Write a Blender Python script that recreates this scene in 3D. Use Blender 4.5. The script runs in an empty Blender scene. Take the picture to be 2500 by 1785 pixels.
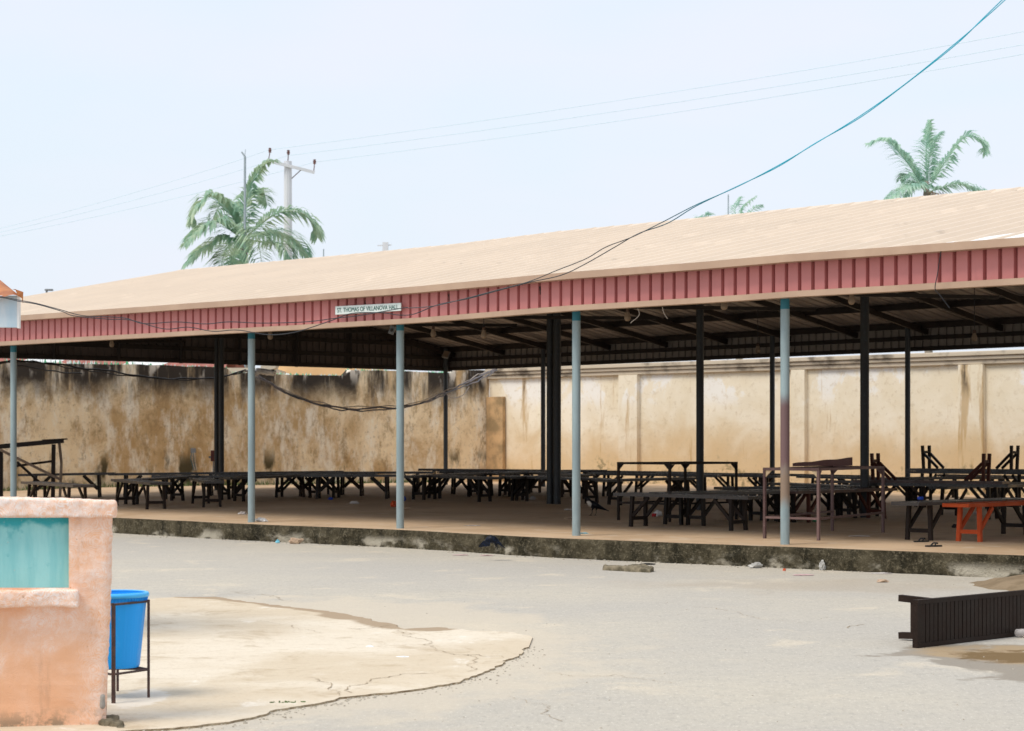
import bpy, bmesh, math, random
from mathutils import Vector, Matrix, noise
R = math.radians
random.seed(11)
S = bpy.context.scene
C = S.collection

# ------------------------------------------------------------------ camera, sky, sun, exposure
F, CX, HZ, CAMZ = 5000.0, 1250.0, 1085.0, 1.57
cd = bpy.data.cameras.new('camera'); cam = bpy.data.objects.new('camera', cd); C.objects.link(cam)
cam.location = (0, 0, CAMZ); cam.rotation_euler = (R(90), 0, 0)
cd.sensor_fit = 'HORIZONTAL'; cd.sensor_width = 36; cd.lens = 36 * F / 2500
cd.shift_y = (HZ - 892.5) / 2500; cd.clip_start = .1; cd.clip_end = 3000
cd.dof.use_dof = True; cd.dof.focus_distance = 19; cd.dof.aperture_fstop = 5.6
S.camera = cam

SUN_EL, SUN_AZ = 55, 236          # azimuth clockwise from +Y: behind the camera, well to the left
w = bpy.data.worlds.new('World'); S.world = w; w.use_nodes = True
nt = w.node_tree; nt.nodes.clear()
out = nt.nodes.new('ShaderNodeOutputWorld'); bg = nt.nodes.new('ShaderNodeBackground')
sky = nt.nodes.new('ShaderNodeTexSky'); sky.sky_type = 'NISHITA'; sky.sun_disc = False
sky.sun_elevation = R(SUN_EL); sky.sun_rotation = R(SUN_AZ); sky.air_density = 1.2; sky.dust_density = 3; sky.ozone_density = 2
mixw = nt.nodes.new('ShaderNodeMix'); mixw.data_type = 'RGBA'
nz = nt.nodes.new('ShaderNodeTexNoise'); nz.inputs['Scale'].default_value = 5; nz.inputs['Detail'].default_value = 3
tcw = nt.nodes.new('ShaderNodeTexCoord'); mpw = nt.nodes.new('ShaderNodeMapping'); mpw.inputs['Scale'].default_value = (1, 1, 3.5)
rmpw = nt.nodes.new('ShaderNodeValToRGB')
rmpw.color_ramp.elements[0].position = .36; rmpw.color_ramp.elements[0].color = (4.92, 5.45, 6.02, 1)
rmpw.color_ramp.elements[1].position = .66; rmpw.color_ramp.elements[1].color = (5.25, 5.46, 6.08, 1)
mixw.inputs[0].default_value = .88
L_ = nt.links.new
L_(tcw.outputs['Generated'], mpw.inputs['Vector']); L_(mpw.outputs[0], nz.inputs['Vector']); L_(nz.outputs['Fac'], rmpw.inputs[0])
L_(sky.outputs[0], mixw.inputs[6]); L_(rmpw.outputs[0], mixw.inputs[7]); L_(mixw.outputs[2], bg.inputs[0]); L_(bg.outputs[0], out.inputs[0])
bg.inputs[1].default_value = .105
sd = bpy.data.lights.new('sun', 'SUN'); sun = bpy.data.objects.new('sun', sd); C.objects.link(sun)
sd.energy = 1.5; sd.angle = R(24); sd.color = (1, .93, .82)
az = R(SUN_AZ); el = R(SUN_EL)
sdir = Vector((math.sin(az) * math.cos(el), math.cos(az) * math.cos(el), math.sin(el)))
sun.rotation_euler = sdir.to_track_quat('Z', 'Y').to_euler(); sun.location = (-10, -20, 30)
S.view_settings.view_transform = 'Standard'; S.view_settings.look = 'None'; S.view_settings.gamma = 1
S.view_settings.exposure = 0.72
S.render.engine = 'CYCLES'; S.cycles.max_bounces = 8; S.cycles.diffuse_bounces = 4

# ------------------------------------------------------------------ place maths
def P(px, py, Y): return Vector(((px - CX) / F * Y, Y, CAMZ + (HZ - py) / F * Y))
def G(px, py, z=0.0):
    Y = F * (CAMZ - z) / (py - HZ); return Vector(((px - CX) / F * Y, Y, z))
A0 = Vector((-7.09, 36.31)); U = Vector((.724, -.6896)); W_ = Vector((.6896, .724))
def hp(u, w, z=0.0):
    q = A0 + U * u + W_ * w; return Vector((q.x, q.y, z))
def uw(X, Y):
    d = Vector((X, Y)) - A0; return d.dot(U), d.dot(W_)
def u_at(px, w):                       # u where the sight line of column px crosses the hall line at depth w
    k = (px - CX) / F; a = A0 + W_ * w
    return (k * a.y - a.x) / (U.x - k * U.y)
def floor_z(X, Y):
    u, w = uw(X, Y)
    return min(.5, .27 + min(max(w, 0), 12) / 8.8 * max(0, .125 - .0105 * u))
def GF(px, py):                        # point of the hall floor seen at px, py
    z = .27
    for _ in range(12):
        p = G(px, py, z); z = floor_z(p.x, p.y)
    return Vector((p.x, p.y, z))
def interp(tab, x):
    if x <= tab[0][0]:
        a, b = tab[0], tab[1]
    elif x >= tab[-1][0]:
        a, b = tab[-2], tab[-1]
    else:
        for a, b in zip(tab, tab[1:]):
            if a[0] <= x <= b[0]: break
    return a[1] + (b[1] - a[1]) * (x - a[0]) / (b[0] - a[0])

# ------------------------------------------------------------------ materials
def N(m, t, **kw):
    n = m.node_tree.nodes.new(t)
    for k, v in kw.items(): setattr(n, k, v)
    return n
def newmat(name):
    m = bpy.data.materials.new(name); m.use_nodes = True
    return m, m.node_tree.nodes['Principled BSDF'], m.node_tree.links.new
def coords(m, scale=(1, 1, 1), kind='Object', rot=0):
    t = N(m, 'ShaderNodeTexCoord'); p = N(m, 'ShaderNodeMapping'); p.inputs['Scale'].default_value = scale
    p.inputs['Rotation'].default_value = (0, 0, rot)
    m.node_tree.links.new(t.outputs[kind], p.inputs[0]); return p.outputs[0]
def noise_n(m, vec, scale, detail=5, rough=.55, dist=0):
    n = N(m, 'ShaderNodeTexNoise'); n.inputs['Scale'].default_value = scale; n.inputs['Detail'].default_value = detail
    n.inputs['Roughness'].default_value = rough; n.inputs['Distortion'].default_value = dist
    m.node_tree.links.new(vec, n.inputs['Vector']); return n.outputs['Fac']
def ramp(m, fac, lo, hi, a=0.0, b=1.0):
    r = N(m, 'ShaderNodeMapRange'); r.interpolation_type = 'SMOOTHSTEP'
    for i, v in zip((1, 2, 3, 4), (lo, hi, a, b)): r.inputs[i].default_value = v
    m.node_tree.links.new(fac, r.inputs[0]); return r.outputs[0]
def mixc(m, fac, a, b):
    x = N(m, 'ShaderNodeMix', data_type='RGBA')
    for s, v in ((6, a), (7, b)):
        if isinstance(v, tuple): x.inputs[s].default_value = (*v[:3], 1)
        else: m.node_tree.links.new(v, x.inputs[s])
    if isinstance(fac, float): x.inputs[0].default_value = fac
    else: m.node_tree.links.new(fac, x.inputs[0])
    return x.outputs[2]
def math_n(m, op, a, b=None):
    x = N(m, 'ShaderNodeMath', operation=op)
    for i, v in enumerate((a, b)):
        if v is None: continue
        if isinstance(v, (int, float)): x.inputs[i].default_value = v
        else: m.node_tree.links.new(v, x.inputs[i])
    return x.outputs[0]
def bump(m, b, h, strength=.3, dist=.02):
    n = N(m, 'ShaderNodeBump'); n.inputs['Strength'].default_value = strength; n.inputs['Distance'].default_value = dist
    m.node_tree.links.new(h, n.inputs['Height']); m.node_tree.links.new(n.outputs[0], b.inputs['Normal'])
def ell(m, pts_noise, cx, cy, rx, ry, rot=0, k=.5, soft=.35):
    t = N(m, 'ShaderNodeTexCoord'); p = N(m, 'ShaderNodeMapping'); p.vector_type = 'TEXTURE'; p.inputs['Location'].default_value = (cx, cy, 0); p.inputs['Rotation'].default_value = (0, 0, rot); p.inputs['Scale'].default_value = (rx, ry, 1e3)
    m.node_tree.links.new(t.outputs['Object'], p.inputs[0]); l = N(m, 'ShaderNodeVectorMath', operation='LENGTH'); m.node_tree.links.new(p.outputs[0], l.inputs[0])
    d = math_n(m, 'ADD', l.outputs['Value'], math_n(m, 'MULTIPLY', math_n(m, 'SUBTRACT', pts_noise, .5), k * 4)); return ramp(m, d, 1.0, 1.0 - soft)
def simple(name, c1, c2=None, scale=4, rough=.6, bs=.15, bscale=None, stretch=(1, 1, 1), lo=.35, hi=.65, spec=.4, metal=0, rand=0):
    m, b, L = newmat(name); b.inputs['Roughness'].default_value = rough; b.inputs['Metallic'].default_value = metal
    b.inputs['Specular IOR Level'].default_value = spec
    v = coords(m, stretch)
    if rand:
        oi = N(m, 'ShaderNodeObjectInfo'); ad = N(m, 'ShaderNodeVectorMath', operation='ADD')
        sc = math_n(m, 'MULTIPLY', oi.outputs['Random'], 37.0); L(v, ad.inputs[0]); L(sc, ad.inputs[1]); v = ad.outputs[0]
    if c2 is None: c2 = tuple(x * .8 for x in c1)
    n = noise_n(m, v, scale, 6, .6)
    L(mixc(m, ramp(m, n, lo, hi), c1, c2), b.inputs['Base Color'])
    if bs: bump(m, b, noise_n(m, v, bscale or scale * 6, 4), bs, .01)
    return m

def mat_ground():
    m, b, L = newmat('dusty_asphalt'); b.inputs['Roughness'].default_value = .9; b.inputs['Specular IOR Level'].default_value = .2
    v = coords(m)
    big = noise_n(m, v, .22, 4); mid = noise_n(m, coords(m, (1, .8, 1)), 1.1, 6, .6, .3); bl = noise_n(m, v, 4.5, 6, .7); fine = noise_n(m, coords(m, (1, .45, 1)), 15, 9, .88); grit = noise_n(m, coords(m, (1, .4, 1)), 38, 5, .85)
    c = mixc(m, ramp(m, big, .35, .65), (.465, .435, .385), (.525, .48, .40))
    c = mixc(m, ramp(m, bl, .40, .66, 0, .22), c, (.38, .36, .32))
    c = mixc(m, ramp(m, mid, .57, .68, 0, .65), c, (.62, .545, .43))
    c = mixc(m, ramp(m, mid, .36, .27, 0, .25), c, (.36, .34, .31))
    c = mixc(m, ramp(m, fine, .50, .66, 0, .6), c, (.30, .28, .25))
    c = mixc(m, ramp(m, grit, .55, .66, 0, .6), c, (.78, .74, .66))
    c = mixc(m, ramp(m, grit, .43, .33, 0, .55), c, (.20, .185, .16))
    c = mixc(m, ramp(m, noise_n(m, coords(m, (1, 1, 1)), .45, 7, .75, 1.0), .60, .70, 0, .35), c, (.36, .33, .28))
    c = mixc(m, math_n(m, 'MULTIPLY', ell(m, mid, -2.5, 15.9, 3.55, 5.6, 0, .22, .22), .55), c, (.63, .545, .42))
    c = mixc(m, math_n(m, 'MULTIPLY', ell(m, mid, 4.0, 14.75, 1.2, 1.35, .1, .4, .10), .85), c, (.27, .235, .19))
    c = mixc(m, math_n(m, 'MULTIPLY', ell(m, mid, 4.0, 15.25, .95, .85, .1, .5, .3), .85), c, (.38, .275, .16))
    c = mixc(m, math_n(m, 'MULTIPLY', ell(m, bl, 3.75, 15.15, .62, .55, -.1, .6, .5), .9), c, (.16, .10, .04))
    c = mixc(m, math_n(m, 'MULTIPLY', ell(m, mid, 3.35, 22.9, 2.6, 1.5, .0, .5, .8), .3), c, (.40, .31, .21))
    L(c, b.inputs['Base Color'])
    h = math_n(m, 'ADD', math_n(m, 'MULTIPLY', fine, .8), math_n(m, 'MULTIPLY', grit, .6)); bump(m, b, h, .5, .015)
    return m
def mat_slab():
    m, b, L = newmat('worn_concrete'); b.inputs['Roughness'].default_value = .9; b.inputs['Specular IOR Level'].default_value = .2
    v = coords(m)
    big = noise_n(m, coords(m, (.6, .7, 1)), .7, 6, .62, .4); mid = noise_n(m, coords(m, (1, .7, 1)), 1.7, 8, .72, .5); bl = noise_n(m, v, 7, 6, .7); fine = noise_n(m, v, 30, 4, .75)
    c = mixc(m, ramp(m, big, .40, .60), (.70, .62, .50), (.60, .505, .375))
    c = mixc(m, ramp(m, mid, .53, .68, 0, .6), c, (.42, .32, .20))
    c = mixc(m, ramp(m, mid, .42, .30, 0, .8), c, (.76, .705, .615))
    c = mixc(m, ramp(m, bl, .52, .72, 0, .4), c, (.45, .35, .23))
    c = mixc(m, ramp(m, fine, .52, .75, 0, .45), c, (.38, .31, .22))
    st = None
    cs = [G(x, y) for x, y in ((430, 1458), (540, 1464), (640, 1475), (740, 1487), (830, 1500), (915, 1515), (1000, 1536), (1090, 1540))]
    for p, q in zip(cs, cs[1:]):
        cen = (p + q) / 2; d = q - p; e = ell(m, mid, cen.x, cen.y, d.length * .85, .20 + (.14 if cen.y < 18.6 else 0), math.atan2(d.y, d.x), .35, .3); st = e if st is None else math_n(m, 'MAXIMUM', st, e)
    c = mixc(m, math_n(m, 'MULTIPLY', st, .95), c, (.36, .27, .18))
    p = G(338, 1710); c = mixc(m, math_n(m, 'MULTIPLY', ell(m, bl, p.x, p.y, .19, .50, 0, .25, .2), .85), c, (.72, .655, .56))
    L(c, b.inputs['Base Color']); bump(m, b, math_n(m, 'ADD', fine, math_n(m, 'MULTIPLY', mid, .2)), .45, .010)
    return m
def mat_floor():
    m, b, L = newmat('hall_floor_screed'); b.inputs['Roughness'].default_value = .8; b.inputs['Specular IOR Level'].default_value = .25
    v = coords(m)
    big = noise_n(m, coords(m, (1, 1, 1)), .5, 6, .6, .5); fine = noise_n(m, v, 30, 4, .7); spot = noise_n(m, v, 3.2, 4, .5)
    c = mixc(m, ramp(m, big, .35, .68), (.60, .435, .285), (.48, .335, .21))
    c = mixc(m, ramp(m, spot, .56, .66, 0, .5), c, (.60, .50, .38)); c = mixc(m, ramp(m, noise_n(m, v, 1.3, 7, .7), .55, .66, 0, .5), c, (.36, .25, .16))
    c = mixc(m, ramp(m, fine, .55, .8, 0, .3), c, (.24, .17, .11))
    L(c, b.inputs['Base Color']); bump(m, b, fine, .2, .01)
    return m
def mat_kerb():
    m, b, L = newmat('mossy_kerb'); b.inputs['Roughness'].default_value = .95; b.inputs['Specular IOR Level'].default_value = .15
    v = coords(m, (1, 1, 1)); st = coords(m, (1, 1, .35))
    a = noise_n(m, st, 3.2, 7, .65); f = noise_n(m, v, 22, 5, .7); g = noise_n(m, coords(m, (1, 1, 1.6)), 1.3, 6, .6)
    sep = N(m, 'ShaderNodeSeparateXYZ'); L(coords(m), sep.inputs[0])
    c = mixc(m, ramp(m, a, .36, .64), (.026, .023, .014), (.095, .080, .050))
    c = mixc(m, ramp(m, f, .50, .66, 0, .55), c, (.23, .195, .13))
    low = ramp(m, sep.outputs[2], .20, .06)
    c = mixc(m, math_n(m, 'MULTIPLY', ramp(m, g, .50, .62), low), c, (.44, .40, .32))
    c = mixc(m, math_n(m, 'MULTIPLY', ramp(m, noise_n(m, v, 8, 4), .5, .62), ramp(m, sep.outputs[2], .045, .0)), c, (.035, .03, .02))
    c = mixc(m, ramp(m, noise_n(m, coords(m, (1, 1, 1.4)), 34, 6, .85), .57, .68, 0, .45), c, (.40, .355, .27)); c = mixc(m, ramp(m, noise_n(m, v, 15, 5, .75), .40, .30, 0, .9), c, (.022, .02, .012))
    L(c, b.inputs['Base Color']); bump(m, b, math_n(m, 'ADD', f, a), 1.0, .04)
    return m
def mat_oldwall():
    m, b, L = newmat('stained_plaster'); b.inputs['Roughness'].default_value = .95; b.inputs['Specular IOR Level'].default_value = .1
    v = coords(m, (1, 1, 1)); st = coords(m, (1, 1, .42))
    a = noise_n(m, v, .8, 8, .68, .4); s = noise_n(m, st, 2.3, 8, .72); s2 = noise_n(m, coords(m, (1, 1, .16)), 1.3, 6, .65); f = noise_n(m, v, 9, 6, .7)
    sep = N(m, 'ShaderNodeSeparateXYZ'); L(coords(m), sep.inputs[0]); z = sep.outputs[2]
    g = noise_n(m, v, .28, 4, .5)
    a2 = math_n(m, 'ADD', math_n(m, 'MULTIPLY', a, .7), math_n(m, 'MULTIPLY', g, .5))
    c = mixc(m, ramp(m, a2, .48, .72), (.94, .78, .53), (.56, .38, .19))
    c = mixc(m, ramp(m, s, .45, .66, 0, .85), c, (.96, .90, .76))
    c = mixc(m, ramp(m, noise_n(m, coords(m, (1, 1, .5)), 3.0, 7, .75), .50, .68, 0, .8), c, (.36, .245, .12))
    c = mixc(m, ramp(m, f, .52, .72, 0, .5), c, (.26, .18, .09))
    c = mixc(m, math_n(m, 'MULTIPLY', ramp(m, s2, .36, .52), ramp(m, math_n(m, 'ADD', z, math_n(m, 'MULTIPLY', a, 1.0)), 2.7, 3.5)), c, (.055, .046, .038))
    c = mixc(m, math_n(m, 'MULTIPLY', ramp(m, noise_n(m, st, 3.2, 5), .56, .66), ramp(m, z, 2.8, 3.4)), c, (.78, .72, .62))
    c = mixc(m, math_n(m, 'MULTIPLY', ramp(m, noise_n(m, coords(m, (1, 1, .45)), 1.6, 5), .54, .64), ramp(m, z, 1.3, .7)), c, (.10, .083, .045))
    L(c, b.inputs['Base Color']); bump(m, b, math_n(m, 'ADD', f, a), .4, .03)
    return m
def mat_creamwall():
    m, b, L = newmat('cream_plaster'); b.inputs['Roughness'].default_value = .9; b.inputs['Specular IOR Level'].default_value = .1
    v = coords(m); a = noise_n(m, v, .7, 6, .6, .4); s = noise_n(m, coords(m, (1, 1, .12)), 1.6, 6, .65); f = noise_n(m, v, 7, 5, .7)
    sep = N(m, 'ShaderNodeSeparateXYZ'); L(coords(m), sep.inputs[0]); z = sep.outputs[2]
    c = mixc(m, ramp(m, a, .38, .64), (.79, .70, .54), (.86, .79, .66))
    zz = math_n(m, 'ADD', z, math_n(m, 'MULTIPLY', math_n(m, 'SUBTRACT', a, .5), 2.4))
    c = mixc(m, ramp(m, zz, 2.2, .7, 0, .72), c, (.62, .43, .22))
    c = mixc(m, math_n(m, 'MULTIPLY', ramp(m, a, .52, .56), ramp(m, math_n(m, 'ADD', z, a), 2.7, 3.3, 0, .9)), c, (.86, .84, .80))
    c = mixc(m, ramp(m, s, .585, .655, 0, .75), c, (.52, .35, .165))
    c = mixc(m, math_n(m, 'MULTIPLY', ramp(m, s, .63, .69, 0, .9), ramp(m, z, 2.2, 2.9)), c, (.10, .08, .06))
    c = mixc(m, ramp(m, f, .52, .68, 0, .4), c, (.55, .44, .29))
    c = mixc(m, math_n(m, 'MULTIPLY', ramp(m, f, .46, .62, 0, .7), ramp(m, zz, .65, .3)), c, (.13, .12, .06))
    L(c, b.inputs['Base Color']); bump(m, b, math_n(m, 'ADD', f, a), .25, .02)
    return m
def mat_orange(name='peach_painted_plaster', bias=0.0):
    m, b, L = newmat(name); b.inputs['Roughness'].default_value = .9; b.inputs['Specular IOR Level'].default_value = .15
    v = coords(m); a = noise_n(m, v, 2.6, 6, .6, .6); f = noise_n(m, v, 40, 5, .7)
    vo = N(m, 'ShaderNodeTexVoronoi'); vo.inputs['Scale'].default_value = 8.5; L(v, vo.inputs['Vector'])
    wob = math_n(m, 'ADD', math_n(m, 'MULTIPLY', vo.outputs['Distance'], 85), math_n(m, 'MULTIPLY', noise_n(m, v, 16, 4), 34.0))
    sw = math_n(m, 'SINE', wob)
    sw01 = ramp(m, sw, -.6, 1)
    sep = N(m, 'ShaderNodeSeparateXYZ'); L(v, sep.inputs[0])
    top = ramp(m, math_n(m, 'ADD', sep.outputs[2], math_n(m, 'MULTIPLY', a, .5)), .75, 1.30, 0, .5)
    edge = ramp(m, math_n(m, 'ADD', sep.outputs[0], math_n(m, 'MULTIPLY', a, .3)), -.10, .12, 0, .55)
    worn = math_n(m, 'ADD', math_n(m, 'ADD', math_n(m, 'MAXIMUM', top, edge), bias), ramp(m, a, .50, .66, 0, .6))
    wt = math_n(m, 'MULTIPLY', math_n(m, 'MINIMUM', worn, 1.0), ramp(m, math_n(m, 'ADD', math_n(m, 'ADD', math_n(m, 'MULTIPLY', sw01, .11), math_n(m, 'MULTIPLY', noise_n(m, v, 11, 6, .7), .45)), math_n(m, 'MULTIPLY', f, .55)), .42, .66, .05, 1))
    c = mixc(m, ramp(m, a, .35, .65), (.81, .45, .265), (.86, .53, .36))
    c = mixc(m, wt, c, (.89, .78, .73))
    c = mixc(m, ramp(m, noise_n(m, v, 14, 6, .75), .66, .70, 0, .8), c, (.42, .24, .15))
    c = mixc(m, math_n(m, 'MULTIPLY', ramp(m, noise_n(m, coords(m, (1, 1, .15)), 7, 6, .7), .54, .70, 0, .5), 1.0), c, (.52, .30, .19))
    c = mixc(m, math_n(m, 'MULTIPLY', ramp(m, noise_n(m, v, 9, 5, .7), .45, .6), ramp(m, sep.outputs[2], .14, .0)), c, (.34, .24, .16))
    L(c, b.inputs['Base Color'])
    bump(m, b, math_n(m, 'ADD', math_n(m, 'MULTIPLY', sw, .12), f), .4, .006)
    return m
def mat_teal():
    m, b, L = newmat('teal_painted_plaster'); b.inputs['Roughness'].default_value = .8
    v = coords(m); st = noise_n(m, coords(m, (1, 1, .10)), 16, 7, .7); a = noise_n(m, v, 8, 6, .65)
    sep = N(m, 'ShaderNodeSeparateXYZ'); L(v, sep.inputs[0])
    c = mixc(m, ramp(m, st, .30, .70), (.21, .55, .57), (.32, .65, .65))
    c = mixc(m, ramp(m, math_n(m, 'ADD', sep.outputs[2], math_n(m, 'MULTIPLY', a, .12)), 1.165, 1.20), c, (.03, .36, .42))
    c = mixc(m, ramp(m, a, .58, .70, 0, .6), c, (.08, .40, .44)); c = mixc(m, ramp(m, noise_n(m, v, 30, 6, .75), .62, .70, 0, .6), c, (.45, .52, .48))
    L(c, b.inputs['Base Color']); bump(m, b, a, .4, .01)
    return m
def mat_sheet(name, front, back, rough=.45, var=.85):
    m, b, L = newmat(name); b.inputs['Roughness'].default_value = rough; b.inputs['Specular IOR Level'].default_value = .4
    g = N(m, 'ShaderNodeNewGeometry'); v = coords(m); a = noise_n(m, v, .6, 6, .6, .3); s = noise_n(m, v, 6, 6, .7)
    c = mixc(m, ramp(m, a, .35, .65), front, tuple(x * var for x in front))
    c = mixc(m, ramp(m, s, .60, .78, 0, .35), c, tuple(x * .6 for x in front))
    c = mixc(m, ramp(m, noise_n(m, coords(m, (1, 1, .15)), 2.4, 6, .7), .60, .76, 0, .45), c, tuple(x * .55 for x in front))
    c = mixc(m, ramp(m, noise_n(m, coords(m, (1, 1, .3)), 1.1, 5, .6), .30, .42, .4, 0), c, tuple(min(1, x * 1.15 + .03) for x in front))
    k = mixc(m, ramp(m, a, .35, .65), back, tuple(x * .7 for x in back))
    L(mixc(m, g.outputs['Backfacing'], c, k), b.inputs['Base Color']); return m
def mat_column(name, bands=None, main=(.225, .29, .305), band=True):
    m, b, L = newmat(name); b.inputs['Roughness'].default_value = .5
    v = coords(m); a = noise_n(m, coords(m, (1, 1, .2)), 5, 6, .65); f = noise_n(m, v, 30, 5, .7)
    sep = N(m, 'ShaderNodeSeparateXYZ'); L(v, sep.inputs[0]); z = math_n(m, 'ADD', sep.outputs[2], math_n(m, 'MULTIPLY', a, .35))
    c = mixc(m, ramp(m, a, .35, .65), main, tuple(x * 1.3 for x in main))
    c = mixc(m, ramp(m, f, .55, .75, 0, .35), c, (.10, .22, .30))
    for (z0, z1, col) in bands or []:
        k = math_n(m, 'MULTIPLY', ramp(m, z, z0 - .12, z0 + .12), ramp(m, z, z1 + .12, z1 - .12)); c = mixc(m, k, c, col)
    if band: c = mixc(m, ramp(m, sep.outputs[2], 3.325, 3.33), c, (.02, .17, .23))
    L(c, b.inputs['Base Color']); return m
def mat_wood(name, c1, c2, rough=.5, spec=.12):
    m, b, L = newmat(name); b.inputs['Roughness'].default_value = rough; b.inputs['Specular IOR Level'].default_value = spec
    oi = N(m, 'ShaderNodeObjectInfo'); v0 = coords(m, (1, 1, 1)); ad = N(m, 'ShaderNodeVectorMath', operation='ADD')
    L(v0, ad.inputs[0]); L(math_n(m, 'MULTIPLY', oi.outputs['Random'], 31.0), ad.inputs[1]); v = ad.outputs[0]
    a = noise_n(m, v, 5, 6, .7); f = noise_n(m, v, 45, 5, .7)
    c = mixc(m, ramp(m, a, .35, .65), c1, c2)
    vv = ramp(m, oi.outputs['Random'], 0, 1, .0, .55); c = mixc(m, vv, c, tuple(min(1, x * 1.7 + .003) for x in c2))
    c = mixc(m, ramp(m, f, .58, .74, 0, .6), c, tuple(min(1, x * 3.0 + .02) for x in c2))
    L(c, b.inputs['Base Color']); L(ramp(m, a, .3, .7, rough - .12, rough + .2), b.inputs['Roughness']); bump(m, b, f, .25, .004)
    return m

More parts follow.
